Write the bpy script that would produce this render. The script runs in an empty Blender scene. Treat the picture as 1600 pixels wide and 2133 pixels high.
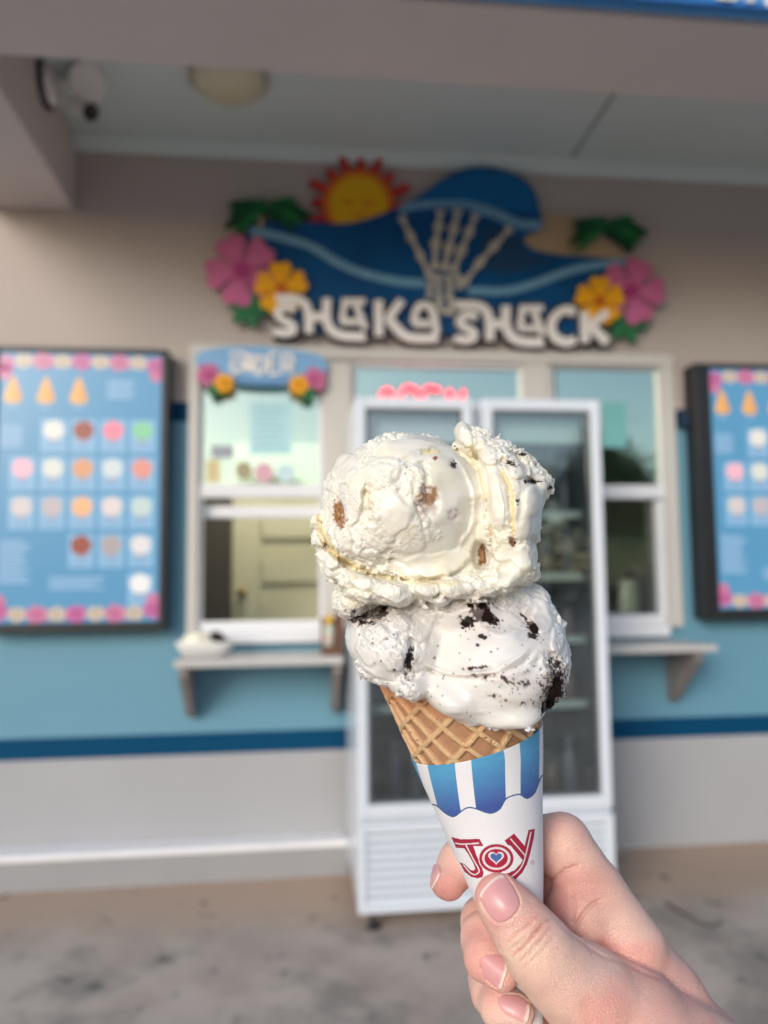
import bpy, bmesh, math, random
import numpy as np
from mathutils import Vector, Matrix
from mathutils.bvhtree import BVHTree
from mathutils.geometry import tessellate_polygon
random.seed(4)
RNG = np.random.default_rng(4)
SC = bpy.context.scene
COL = SC.collection

# ------------------------------------------------------------------ camera
F = 1600.0; CX, CY = 800.0, 1066.5            # focal length and centre in photo pixels
PITCH, YAW, ROLL = math.radians(4.6), math.radians(6.5), math.radians(-0.57)
D, H = 3.70, 1.345                             # metres to the wall, eye height
_f = np.array([math.sin(YAW)*math.cos(PITCH), math.cos(YAW)*math.cos(PITCH), math.sin(PITCH)])
_r = np.cross(_f, [0, 0, 1.0]); _r /= np.linalg.norm(_r)
_u = np.cross(_r, _f)
CR = math.cos(ROLL)*_r + math.sin(ROLL)*_u
CU = -math.sin(ROLL)*_r + math.cos(ROLL)*_u
CF = _f
CP = np.array([0.0, -D, H])
cam = bpy.data.cameras.new('camera'); cam_o = bpy.data.objects.new('camera', cam); COL.objects.link(cam_o)
cam_o.matrix_world = Matrix(((CR[0], CU[0], -CF[0], CP[0]), (CR[1], CU[1], -CF[1], CP[1]), (CR[2], CU[2], -CF[2], CP[2]), (0, 0, 0, 1)))
cam.sensor_fit = 'VERTICAL'; cam.sensor_height = 36.0
cam.lens = 36.0*F/2133.0
cam.clip_start = 0.02; cam.clip_end = 500
cam.dof.use_dof = True; cam.dof.focus_distance = 0.243
cam.dof.aperture_fstop = cam.lens/3.3
SC.camera = cam_o

# ------------------------------------------------------------------ light
SUN_EL, SUN_AZ = math.radians(20), math.radians(212)     # azimuth clockwise from +Y
w = bpy.data.worlds.new('World'); SC.world = w; w.use_nodes = True
nt = w.node_tree; nt.nodes.clear()
out = nt.nodes.new('ShaderNodeOutputWorld'); bg = nt.nodes.new('ShaderNodeBackground')
sky = nt.nodes.new('ShaderNodeTexSky'); sky.sky_type = 'NISHITA'; sky.sun_disc = False
sky.sun_elevation = SUN_EL; sky.sun_rotation = SUN_AZ
sky.air_density = 1.0; sky.dust_density = 1.0; sky.ozone_density = 1.0
bg.inputs['Strength'].default_value = 0.13
nt.links.new(sky.outputs[0], bg.inputs[0]); nt.links.new(bg.outputs[0], out.inputs[0])
sl = bpy.data.lights.new('sun', 'SUN'); sl.energy = 1.5; sl.angle = math.radians(26); sl.color = (1.0, 0.95, 0.89)
so = bpy.data.objects.new('sun', sl); COL.objects.link(so)
_s = Vector((math.sin(SUN_AZ)*math.cos(SUN_EL), math.cos(SUN_AZ)*math.cos(SUN_EL), math.sin(SUN_EL)))
so.rotation_euler = _s.to_track_quat('Z', 'Y').to_euler(); so.location = (-6, -12, 8)
SC.view_settings.view_transform = 'Standard'; SC.view_settings.look = 'None'
SC.view_settings.gamma = 1.0; SC.view_settings.use_curve_mapping = False
SC.view_settings.exposure = 0.46
SC.render.engine = 'CYCLES'
SC.cycles.use_denoising = True
SC.cycles.max_bounces = 8; SC.cycles.transparent_max_bounces = 12
SC.cycles.sample_clamp_indirect = 4.0

# ------------------------------------------------------------------ helpers
def ray(x, y): return CF + CR*(x-CX)/F - CU*(y-CY)/F
def at(x, y, Y=0.0):
    r = ray(x, y); return CP + r*((Y-CP[1])/r[1])
def atz(x, y, Z=0.0):
    r = ray(x, y); return CP + r*((Z-CP[2])/r[2])
def lin(c):
    return tuple(((v/255.0)/12.92 if v/255.0 <= 0.04045 else ((v/255.0+0.055)/1.055)**2.4) for v in c)
MATS = {}
def mat(name, color, rough=0.6, var=0.0, scale=8.0, bump=0.0, bscale=60.0, metal=0.0, emit=None, es=0.0, coat=0.0, spec=0.5):
    if name in MATS: return MATS[name]
    m = bpy.data.materials.new(name); m.use_nodes = True; MATS[name] = m
    t = m.node_tree; b = t.nodes['Principled BSDF']
    b.inputs['Base Color'].default_value = (*color, 1); b.inputs['Roughness'].default_value = rough
    b.inputs['Metallic'].default_value = metal; b.inputs['Coat Weight'].default_value = coat
    b.inputs['Specular IOR Level'].default_value = spec
    if emit: b.inputs['Emission Color'].default_value = (*emit, 1); b.inputs['Emission Strength'].default_value = es
    tc = t.nodes.new('ShaderNodeTexCoord')
    if var:
        n = t.nodes.new('ShaderNodeTexNoise'); n.inputs['Scale'].default_value = scale; n.inputs['Detail'].default_value = 6
        r = t.nodes.new('ShaderNodeMix'); r.data_type = 'RGBA'
        r.inputs[6].default_value = (*[c*(1-var) for c in color], 1); r.inputs[7].default_value = (*[min(1, c*(1+var)) for c in color], 1)
        t.links.new(tc.outputs['Object'], n.inputs['Vector']); t.links.new(n.outputs[0], r.inputs[0]); t.links.new(r.outputs[2], b.inputs['Base Color'])
    if bump:
        n2 = t.nodes.new('ShaderNodeTexNoise'); n2.inputs['Scale'].default_value = bscale; n2.inputs['Detail'].default_value = 4
        bp = t.nodes.new('ShaderNodeBump'); bp.inputs['Strength'].default_value = bump; bp.inputs['Distance'].default_value = 0.01
        t.links.new(tc.outputs['Object'], n2.inputs['Vector']); t.links.new(n2.outputs[0], bp.inputs['Height']); t.links.new(bp.outputs[0], b.inputs['Normal'])
    return m
def tag(o, label=None, cat=None, group=None, kind=None):
    if label: o['label'] = label
    if cat: o['category'] = cat
    if group: o['group'] = group
    if kind: o['kind'] = kind
    return o
def thing(name, label, cat, loc=(0, 0, 0), group=None):
    o = bpy.data.objects.new(name, None); COL.objects.link(o); o.location = loc; o.empty_display_size = 0.05
    return tag(o, label, cat, group)
def wloc(p):
    v = Vector((0, 0, 0))
    while p is not None: v += Vector(p.location); p = p.parent
    return v
def link(name, me, m, parent=None, org=None):
    """mesh in world coordinates -> object under parent (only translations are used)"""
    o = bpy.data.objects.new(name, me); COL.objects.link(o)
    base = Vector((0, 0, 0)) if parent is None else wloc(parent)
    n = len(me.vertices); co = np.empty(n*3, dtype=np.float32); me.vertices.foreach_get('co', co); co = co.reshape(-1, 3)
    if org is None: org = (co.min(0)+co.max(0))/2 if n else np.zeros(3)
    org = np.array(org, dtype=float)
    me.vertices.foreach_set('co', (co-org).astype(np.float32).ravel()); me.update()
    o.location = Vector(org)-base
    if parent is not None: o.parent = parent
    if m is not None:
        for mm in (m if isinstance(m, (list, tuple)) else [m]): me.materials.append(mm)
    return o
def pym(name, V, Fc, smooth=False):
    me = bpy.data.meshes.new(name); me.from_pydata([tuple(map(float, v)) for v in V], [], Fc); me.update()
    if smooth: me.polygons.foreach_set('use_smooth', [True]*len(me.polygons))
    return me
def npmesh(name, V, Q, smooth=True):
    me = bpy.data.meshes.new(name); V = np.asarray(V, np.float32); Q = np.asarray(Q, np.int32); k = Q.shape[1]
    me.vertices.add(len(V)); me.vertices.foreach_set('co', V.ravel())
    me.loops.add(Q.size); me.loops.foreach_set('vertex_index', Q.ravel())
    me.polygons.add(len(Q)); me.polygons.foreach_set('loop_start', np.arange(0, Q.size, k, dtype=np.int32))
    me.update(calc_edges=True)
    me.polygons.foreach_set('use_smooth', np.full(len(Q), smooth)); me.update()
    return me
def box(name, lo, hi, m, parent=None, bev=0.0):
    lo = np.minimum(lo, hi); hi = np.maximum(lo, hi)
    bm = bmesh.new(); bmesh.ops.create_cube(bm, size=1)
    for v in bm.verts: v.co = Vector([(lo[i]+hi[i])/2+v.co[i]*(hi[i]-lo[i]) for i in range(3)])
    if bev: bmesh.ops.bevel(bm, geom=bm.edges[:], offset=bev, segments=2, affect='EDGES', clamp_overlap=True)
    me = bpy.data.meshes.new(name); bm.to_mesh(me); bm.free()
    return link(name, me, m, parent)
def boxpx(name, x0, y0, x1, y1, Yf, Yb, m, parent=None, bev=0.0):
    """axis aligned box whose front face (Y=Yf) spans these photo pixels"""
    a = at(x0, (y0), Yf); b = at(x1, (y1), Yf)
    ym = (y0+y1)/2; xm = (x0+x1)/2
    X0, X1 = at(x0, ym, Yf)[0], at(x1, ym, Yf)[0]; Z0, Z1 = at(xm, y1, Yf)[2], at(xm, y0, Yf)[2]
    return box(name, np.array([X0, Yf, Z0]), np.array([X1, Yb, Z1]), m, parent, bev)
def multibox(name, boxes, m, parent=None, bev=0.0):
    bm = bmesh.new()
    for lo, hi in boxes:
        r = bmesh.ops.create_cube(bm, size=1)['verts']
        for v in r: v.co = Vector([(lo[i]+hi[i])/2+v.co[i]*(hi[i]-lo[i]) for i in range(3)])
    if bev: bmesh.ops.bevel(bm, geom=bm.edges[:], offset=bev, segments=1, affect='EDGES', clamp_overlap=True)
    me = bpy.data.meshes.new(name); bm.to_mesh(me); bm.free()
    return link(name, me, m, parent)
def slab(name, pts, Yf, Yb, m, parent=None, px=True):
    P = [at(x, y, Yf) for x, y in pts] if px else [np.array([x, Yf, z]) for x, z in pts]
    n = len(P); V = P+[np.array([p[0], Yb, p[2]]) for p in P]
    ar = sum(P[i][0]*P[(i+1) % n][2]-P[(i+1) % n][0]*P[i][2] for i in range(n))
    tr = tessellate_polygon([[Vector((p[0], p[2], 0)) for p in P]])
    Fc = []
    for a, b, c in tr:
        s = (P[b][0]-P[a][0])*(P[c][2]-P[a][2])-(P[b][2]-P[a][2])*(P[c][0]-P[a][0])
        Fc.append((a, b, c) if s > 0 else (a, c, b))            # front looks to -Y
    for i in range(n):
        j = (i+1) % n; Fc.append((i, i+n, j+n, j) if ar > 0 else (j, j+n, i+n, i))
    Fc += [tuple(x+n for x in reversed(f)) for f in Fc[:len(tr)]]
    return link(name, pym(name, V, Fc), m, parent)
def smooth_line(pts, n=8):
    P = np.array(pts, float)
    if len(P) < 3: return P
    Q = np.vstack([2*P[0]-P[1], P, 2*P[-1]-P[-2]]); o = []
    for i in range(1, len(Q)-2):
        for t in np.linspace(0, 1, n, endpoint=False):
            a, b, c, d = Q[i-1], Q[i], Q[i+1], Q[i+2]
            o.append(0.5*((2*b)+(-a+c)*t+(2*a-5*b+4*c-d)*t*t+(-a+3*b-3*c+d)*t**3))
    o.append(P[-1]); return np.array(o)
def ribbon_poly(pts, wd, n=4):
    P = smooth_line(pts, n); T = np.gradient(P, axis=0); T /= np.linalg.norm(T, axis=1)[:, None]+1e-9
    N = np.stack([-T[:, 1], T[:, 0]], 1); wv = np.asarray(wd)*0.5
    return [tuple(p) for p in P+N*wv]+[tuple(p) for p in (P-N*wv)[::-1]]
def tube(name, pts, rad, m, parent=None, seg=10, mesh_only=False):
    P = [Vector(p) for p in pts]; V = []; Fc = []; R = rad if hasattr(rad, '__len__') else [rad]*len(P)
    up = Vector((0.13, 0.21, 0.97))
    for i, p in enumerate(P):
        t = (P[min(i+1, len(P)-1)]-P[max(i-1, 0)]).normalized(); a = t.cross(up).normalized(); b = t.cross(a)
        for k in range(seg):
            th = 2*math.pi*k/seg; V.append(p+(a*math.cos(th)+b*math.sin(th))*R[i])
    for i in range(len(P)-1):
        for k in range(seg):
            k2 = (k+1) % seg; Fc.append((i*seg+k, i*seg+k2, (i+1)*seg+k2, (i+1)*seg+k))
    Fc.append(tuple(range(seg))[::-1]); Fc.append(tuple((len(P)-1)*seg+k for k in range(seg)))
    me = pym(name, V, Fc, True)
    return me if mesh_only else link(name, me, m, parent)
def lathe(name, prof, c, m, parent=None, seg=20, org=None):
    V = []; Fc = []; n = len(prof)
    for r, z in prof:
        for k in range(seg):
            th = 2*math.pi*k/seg; V.append((c[0]+r*math.cos(th), c[1]+r*math.sin(th), c[2]+z))
    for i in range(n-1):
        for k in range(seg):
            k2 = (k+1) % seg; Fc.append((i*seg+k, i*seg+k2, (i+1)*seg+k2, (i+1)*seg+k))
    return link(name, pym(name, V, Fc, True), m, parent, org)

# ------------------------------------------------------------------ materials of the place
taupe = (0.46, 0.40, 0.37)
M_wall = mat('taupe_stucco', taupe, 0.85, 0.07, 2, 0.25, 90)
M_beam = mat('beam_paint', (0.60, 0.53, 0.50), 0.8, 0.05, 3, 0.15, 90)
M_low = mat('pale_taupe_stucco', (0.365, 0.365, 0.38), 0.8, 0.10, 1.8, 0.25, 90)
M_teal = mat('teal_paint', (0.12, 0.285, 0.385), 0.6, 0.05, 3, 0.2, 90)
M_navy = mat('navy_paint', (0.001, 0.055, 0.13), 0.7, 0.05, 5, 0.2, 90, spec=0.12)
M_ceil = mat('teal_grey_ceiling_paint', (0.60, 0.68, 0.66), 0.7, 0.05, 3)
M_seam = mat('ceiling_joint', (0.10, 0.13, 0.13), 0.8)
M_white = mat('white_vinyl', (0.70, 0.71, 0.74), 0.35, 0.03, 4)
M_cream = mat('cream_trim', (0.55, 0.53, 0.50), 0.6, 0.06, 4)
M_black = mat('black_metal_casing', (0.018, 0.018, 0.02), 0.35, 0.2, 5)
M_ledge = mat('ledge_paint', (0.80, 0.80, 0.82), 0.55, 0.08, 6, 0.1, 40)
M_plinth = mat('grey_plinth', (0.30, 0.30, 0.31), 0.7, 0.1, 5, 0.2, 40)
M_shelf = mat('grey_counter_board', (0.50, 0.49, 0.48), 0.35, 0.08, 8)
M_brkt = mat('weathered_bracket', (0.22, 0.20, 0.19), 0.6, 0.2, 15)

def glass_mat(name, refl, tint, fac):
    m = bpy.data.materials.new(name); m.use_nodes = True; t = m.node_tree; t.nodes.clear()
    o = t.nodes.new('ShaderNodeOutputMaterial'); tr = t.nodes.new('ShaderNodeBsdfTransparent'); gl = t.nodes.new('ShaderNodeBsdfGlossy')
    fr = t.nodes.new('ShaderNodeFresnel'); fr.inputs[0].default_value = 1.5
    ad = t.nodes.new('ShaderNodeMath'); ad.operation = 'ADD'; ad.inputs[1].default_value = fac; ad.use_clamp = True
    mx = t.nodes.new('ShaderNodeMixShader'); tr.inputs[0].default_value = (*tint, 1); gl.inputs[0].default_value = (*refl, 1); gl.inputs['Roughness'].default_value = 0.03
    t.links.new(fr.outputs[0], ad.inputs[0]); t.links.new(ad.outputs[0], mx.inputs[0]); t.links.new(tr.outputs[0], mx.inputs[1]); t.links.new(gl.outputs[0], mx.inputs[2]); t.links.new(mx.outputs[0], o.inputs[0])
    return m
M_glass = glass_mat('tinted_window_glass', (0.88, 0.96, 0.86), (0.76, 0.86, 0.80), 0.40)
M_clearw = glass_mat('clear_window_glass', (0.95, 0.97, 0.97), (0.9, 0.93, 0.9), 0.05)
M_clear = glass_mat('clear_glass', (0.95, 0.97, 0.97), (0.85, 0.9, 0.9), 0.09)

# ------------------------------------------------------------------ ground
def ground_mat():
    m = bpy.data.materials.new('stained_concrete'); m.use_nodes = True; t = m.node_tree; b = t.nodes['Principled BSDF']; b.inputs['Roughness'].default_value = 0.85
    tc = t.nodes.new('ShaderNodeTexCoord'); L = t.links.new
    def noise(s, d=6, r=0.6):
        n = t.nodes.new('ShaderNodeTexNoise'); n.inputs['Scale'].default_value = s; n.inputs['Detail'].default_value = d; n.inputs['Roughness'].default_value = r; L(tc.outputs['Object'], n.inputs['Vector']); return n.outputs[0]
    def ramp(x, a, c):
        r = t.nodes.new('ShaderNodeMapRange'); r.inputs[1].default_value = a; r.inputs[2].default_value = c; L(x, r.inputs[0]); r.interpolation_type = 'SMOOTHSTEP'; return r.outputs[0]
    def mix(f, A, B):
        r = t.nodes.new('ShaderNodeMix'); r.data_type = 'RGBA'; L(f, r.inputs[0])
        for s, v in ((6, A), (7, B)):
            if isinstance(v, tuple): r.inputs[s].default_value = (*v, 1)
            else: L(v, r.inputs[s])
        return r.outputs[2]
    sp = t.nodes.new('ShaderNodeSeparateXYZ'); L(tc.outputs['Object'], sp.inputs[0])
    base = mix(ramp(noise(3.0), 0.35, 0.65), (0.40, 0.33, 0.285), (0.52, 0.44, 0.385))
    # tan, cleaner band along the foot of the wall (object origin lies on the wall line)
    sh = t.nodes.new('ShaderNodeMath'); sh.operation = 'MULTIPLY_ADD'; sh.inputs[1].default_value = 0.9; L(noise(1.6), sh.inputs[0]); L(sp.outputs[1], sh.inputs[2])
    band = ramp(sh.outputs[0], -0.35, 0.1)
    base = mix(band, base, (0.46, 0.335, 0.255))
    st = ramp(noise(1.7, 9, 0.72), 0.46, 0.60)
    inv = t.nodes.new('ShaderNodeMath'); inv.operation = 'SUBTRACT'; inv.inputs[0].default_value = 1.0; L(band, inv.inputs[1])
    mu = t.nodes.new('ShaderNodeMath'); mu.operation = 'MULTIPLY'; L(inv.outputs[0], mu.inputs[0]); L(st, mu.inputs[1])
    mu2 = t.nodes.new('ShaderNodeMath'); mu2.operation = 'MULTIPLY'; mu2.inputs[1].default_value = 0.75; L(mu.outputs[0], mu2.inputs[0])
    base = mix(mu2.outputs[0], base, (0.245, 0.22, 0.195))
    sp2 = ramp(noise(7, 4, 0.6), 0.62, 0.70)
    base = mix(sp2, base, (0.13, 0.12, 0.11))
    L(base, b.inputs['Base Color'])
    bp = t.nodes.new('ShaderNodeBump'); bp.inputs['Strength'].default_value = 0.4; bp.inputs['Distance'].default_value = 0.004; L(noise(120, 4), bp.inputs['Height']); L(bp.outputs[0], b.inputs['Normal'])
    return m
gm = pym('ground', [(-90, -120, 0), (90, -120, 0), (90, 90, 0), (-90, 90, 0)], [(0, 1, 2, 3)])
tag(link('ground', gm, ground_mat(), None, (0, 0, 0)), kind='structure')

# ------------------------------------------------------------------ the shop
shop = thing('shop_building', 'taupe and teal shop front with a porch beam, service windows and navy stripes', 'building', (0, 0, 0))
XL, XR, ZT = -6.0, 7.0, 5.2
zc = at(890, 325)[2]                     # ceiling
zb = at(155, 440)[2]                     # underside of the beams
z_t1, z_t0 = at(372, 837)[2], at(372, 878)[2]
z_s1, z_s0 = at(400, 1527)[2], at(400, 1572)[2]
W1 = (at(404, 1000)[0], at(404, 1000)[0])
ox0, ox1 = at(397, 1000)[0], at(1408, 1000)[0]
oz0, oz1 = at(560, 1318)[2], at(900, 727)[2]
def wallpiece(name, x0, x1, z0, z1, m, lab=None):
    o = box(name, np.array([x0, 0, z0]), np.array([x1, 0.16, z1]), m, shop)
    if lab: o['label'] = lab
    return o
wallpiece('wall', XL, XR, oz1, ZT, M_wall, 'taupe upper wall')
for a, b in ((XL, ox0), (ox1, XR)):
    wallpiece('wall', a, b, z_t1, oz1, M_wall)
    wallpiece('painted_band', a, b, z_t0, z_t1, M_navy, 'navy stripe')
    wallpiece('painted_band', a, b, oz0, z_t0, M_teal, 'teal wall band')
wallpiece('painted_band', XL, XR, z_s1, oz0, M_teal, 'teal wall band')
wallpiece('painted_band', XL, XR, z_s0, z_s1, M_navy, 'lower navy stripe')
wallpiece('wall', XL, XR, 0, z_s0, M_low, 'pale lower wall')
for x in (XL, XR-0.16):
    box('wall', np.array([x+(.0 if x < 0 else 0), 0.161, 0]), np.array([x+0.16, 6.0, ZT]), M_wall, shop)
box('wall', np.array([XL, 6.001, 0]), np.array([XR, 6.15, ZT]), M_wall, shop)
box('roof', np.array([XL-.1, -0.05, ZT+.001]), np.array([XR+.1, 6.25, ZT+.15]), M_wall, shop)
# ledge along the left foot of the wall
lx1 = at(722, 1740)[0]; zl = at(350, 1746)[2]
pl = box('plinth', np.array([XL, -0.135, 0]), np.array([lx1, -0.001, zl-0.025]), M_plinth, shop)
box('ledge', np.array([XL, -0.15, zl-0.025]), np.array([lx1, -0.001, zl]), M_ledge, pl, 0.006)
# ceiling, beams, crown moulding
yb0 = atz(560, 150, zb)[1]              # inner edge of the front beam
ys0 = atz(1100, 1, zb)[1]              # outer edge of the front beam
xs1 = at(158, 380)[0]                   # right face of the side beam
xs0 = xs1-0.42
xsm = atz(1232, 268, zc)[0]
box('porch_ceiling', np.array([xs1, yb0+0.001, zc]), np.array([xsm-0.008, -0.001, zc+0.05]), M_ceil, shop)
box('porch_ceiling', np.array([xsm+0.008, yb0+0.001, zc]), np.array([XR, -0.001, zc+0.05]), M_ceil, shop)
box('ceiling_joint', np.array([xsm-0.008, yb0+0.001, zc+0.006]), np.array([xsm+0.008, -0.001, zc+0.05]), M_seam, shop)
box('header_beam', np.array([xs0, ys0+0.03, zb]), np.array([XR, yb0, zb+0.75]), M_beam, shop, 0.004)
box('side_beam', np.array([xs0, yb0+0.002, zb+0.001]), np.array([xs1-0.001, -0.001, zb+0.75]), M_beam, shop, 0.004)
multibox('roof_deck', [((xs0, ys0+0.03, zb+0.752), (XR, -0.001, zb+0.83))], M_wall, shop)
mold = [(xs1+0.001, -0.002, zc-0.002), (xs1+0.001, -0.06, zc-0.002), (xs1+0.001, -0.055, zc-0.02), (xs1+0.001, -0.012, zc-0.07), (xs1+0.001, -0.002, zc-0.07)]
V = mold+[(XR, b, c) for a, b, c in mold]
link('crown_moulding', pym('crown_moulding', V, [(i, (i+1) % 5, (i+1) % 5+5, i+5) for i in range(5)]+[(0, 1, 2, 3, 4), (9, 8, 7, 6, 5)]), M_ceil, shop)
# parapet column far left closes the porch
# ---- windows
def wbox(parent, name, x0, y0, x1, y1, Yf=-0.02, Yb=0.06, m=None, bev=0.004): return boxpx(name, x0, y0, x1, y1, Yf, Yb, m or M_white, parent, bev)
def window(name, lab, xl, xr, yt, ymid0, ymid1, yb, low=True):
    wd = thing(name, lab, None); wd.parent = shop; del wd['label']; wd['label'] = lab
    return wd
win = []
trim = multibox('window_surround', [], M_cream, shop) if False else None
def surround():
    o = bpy.data.objects.new('window_surround', None); COL.objects.link(o); o.parent = shop; o.location = (0, 0, 0); return o
sur = surround()
boxpx('trim_board', 391, 727, 413, 1318, -0.03, 0.05, M_cream, sur, 0.004)
boxpx('trim_board', 1388, 752, 1414, 1306, -0.03, 0.05, M_cream, sur, 0.004)
xa, xb = at(391, 1000, -0.032)[0], at(1414, 1000, -0.032)[0]; za = at(900, 727, -0.032)[2]; zz = at(900, 752, -0.032)[2]
box('trim_board', np.array([xa, -0.035, zz]), np.array([xb, 0.05, za]), M_cream, sur, 0.004)
boxpx('mullion', 674, 752, 734, 1318, -0.03, 0.06, M_cream, sur, 0.004)
boxpx('mullion', 1098, 757, 1152, 1318, -0.03, 0.06, M_cream, sur, 0.004)
def sash_window(lab, x0, x1, yt, ym, yl, yb, rail2, open_low):
    wd = bpy.data.objects.new('window', None); COL.objects.link(wd); wd.parent = shop; wd['label'] = lab
    f = 9
    # upper sash
    boxpx('upper_sash_rail', x0, ym-14, x1, ym+14, -0.012, 0.05, M_white, wd, 0.004)
    boxpx('upper_sash_rail', x0, yt, x1, yt+10, -0.005, 0.05, M_white, wd, 0.003)
    boxpx('sash_stile', x0, yt, x0+f, yb, 0.0, 0.055, M_white, wd, 0.003)
    boxpx('sash_stile', x1-f, yt, x1, yb, 0.0, 0.055, M_white, wd, 0.003)
    boxpx('upper_pane', x0+f, yt+8, x1-f, ym-12, 0.020, 0.024, M_glass, wd)
    if rail2: boxpx('lower_sash_rail', x0+2, rail2-12, x1-2, rail2+12, 0.057, 0.10, M_white, wd, 0.004)
    boxpx('bottom_rail', x0, yb-22, x1, yb, -0.006, 0.06, M_white, wd, 0.004)
    boxpx('sill', x0-10, yb, x1+10, yb+24, -0.05, 0.06, M_white, wd, 0.004)
    if not open_low: boxpx('lower_pane', x0+f, ym+10, x1-f, yb-20, 0.058, 0.062, M_clearw, wd)
    return wd
sash_window('left service window, its lower sash pushed up open', 413, 674, 752, 1022, 0, 1316, 1066, True)
sash_window('middle window, mostly behind the glass door fridge', 734, 1098, 755, 1030, 0, 1316, None, False)
w3 = sash_window('right service window, closed', 1152, 1388, 758, 1024, 0, 1304, None, False)
boxpx('sash_stile', 1372, 1042, 1384, 1284, 0.004, 0.05, M_white, w3, 0.003)
boxpx('sash_stile', 1088, 765, 1097, 900, 0.08, 0.14, mat('dark_sash', (0.05, 0.06, 0.05), 0.5), shop)

# ---- interior behind the windows
M_int = mat('interior_paint', (0.42, 0.44, 0.38), 0.8, 0.05, 3)
M_dark = mat('dark_interior', (0.06, 0.062, 0.06), 0.8, 0.2, 4)
RX0, RX1, RY1 = -1.6, 3.4, 2.4
room = bpy.data.objects.new('interior_room', None); COL.objects.link(room); room.parent = shop
box('interior_floor', np.array([RX0, 0.161, 0]), np.array([RX1, RY1, 0.05]), M_dark, room)
box('interior_ceiling', np.array([RX0, 0.161, 2.75]), np.array([RX1, RY1, 2.8]), M_int, room)
box('interior_wall', np.array([RX0, RY1, 0]), np.array([RX1, RY1+0.05, 2.8]), M_int, room)
box('interior_wall', np.array([RX0-0.05, 0.161, 0]), np.array([RX0, RY1, 2.8]), M_int, room)
box('interior_wall', np.array([RX1, 0.161, 0]), np.array([RX1+0.05, RY1, 2.8]), M_int, room)
box('partition', np.array([0.75, 0.9, 0.05]), np.array([0.80, RY1-0.001, 2.749]), M_dark, room)
lampm = mat('lit_diffuser', (0.8, 0.8, 0.75), 0.5, emit=(1.0, 0.94, 0.80), es=19.0)
box('ceiling_lamp', np.array([-0.45, 0.35, 2.70]), np.array([0.35, 0.75, 2.745]), lampm, room)
# yellow door with horizontal panels
M_yel = mat('yellow_door_paint', (0.60, 0.57, 0.40), 0.5, 0.04, 4)
YD = 1.0
door = thing('interior_door', 'pale yellow panelled door seen through the open left service window', 'door', tuple(at(590, 1200, YD)))
zdt, zdb = 2.15, 0.05
dx0, dx1 = at(484, 1200, YD)[0], at(484, 1200, YD)[0]+0.86
box('door_slab', np.array([dx0, YD, zdb+0.003]), np.array([dx1, YD+0.035, zdt]), M_yel, door)
zs = [at(590, y, YD)[2] for y in (1140, 1232)]
stp = zs[0]-zs[1]
for k in range(-2, 7):
    zt = zs[0]-k*stp-0.035; zz0 = zt-stp+0.085
    if zt > zdt-0.06: zt = zdt-0.06
    if zz0 < 0.15: break
    if zt-zz0 > 0.05: box('door_panel', np.array([dx0+0.17, YD-0.014, zz0]), np.array([dx1-0.13, YD-0.0005, zt]), M_yel, door, 0.01)
kp = at(504, 1233, YD-0.03); lathe('door_knob', [(0.0, -0.028), (0.02, -0.022), (0.028, 0), (0.02, 0.022), (0, 0.028)], kp, mat('brass', (0.25, 0.16, 0.06), 0.3, metal=1.0), door)
box('dark_cabinet', np.array([at(400, 1200, 0.9)[0]-0.25, 0.9, 0.053]), np.array([at(478, 1200, 0.9)[0], 1.3, 2.1]), mat('dark_wood', (0.075, 0.062, 0.05), 0.6, 0.2, 6), None, 0.01)
tag(bpy.data.objects['dark_cabinet'], 'tall dark brown cabinet inside, left of the yellow door', 'cabinet')
# things dimly seen behind the right window
ctr = box('counter', np.array([1.2, 0.45, 0.05]), np.array([2.4, 1.0, at(1320, 1282, 0.45)[2]]), mat('steel_counter', (0.25, 0.26, 0.27), 0.4, metal=0.5), None, 0.01)
tag(ctr, 'grey steel counter inside behind the right service window', 'counter')
c0 = at(1312, 1282, 0.62)
jug = thing('blender_jug', 'pale cylindrical jug standing on the counter behind the right window', 'jug', (c0[0], 0.62, at(1320, 1282, 0.45)[2]))
zc0 = jug.location.z
lathe('body', [(0, 0.002), (0.055, 0.002), (0.06, 0.02), (0.05, 0.2), (0, 0.2)], (c0[0], 0.62, zc0), mat('pale_plastic', (0.5, 0.55, 0.5), 0.4), jug)
lathe('lid', [(0, 0.2), (0.042, 0.201), (0.042, 0.22), (0.015, 0.225), (0.015, 0.25), (0, 0.25)], (c0[0], 0.62, zc0), M_black, jug)
mc = box('drink_machine', np.array([at(1330, 1200, 0.75)[0], 0.72, zc0+0.002]), np.array([at(1385, 1200, 0.75)[0]+0.15, 0.98, at(1350, 1180, 0.75)[2]]), mat('machine_steel', (0.16, 0.17, 0.19), 0.4, 0.2, 6), None, 0.02)
tag(mc, 'grey boxy machine on the counter behind the right service window', 'machine')
bx = box('storage_box', np.array([at(1262, 1180, 1.3)[0], 1.3, 1.25]), np.array([at(1372, 1180, 1.3)[0], 1.6, at(1300, 1120, 1.3)[2]]), mat('green_grey_box', (0.30, 0.36, 0.30), 0.6, 0.1, 5), None, 0.02)
tag(bx, 'pale green box on a high shelf behind the right service window', 'box')
sb = box('wall_shelf', np.array([1.2, 1.15, 1.21]), np.array([2.6, 1.75, 1.248]), M_dark, room)

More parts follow.
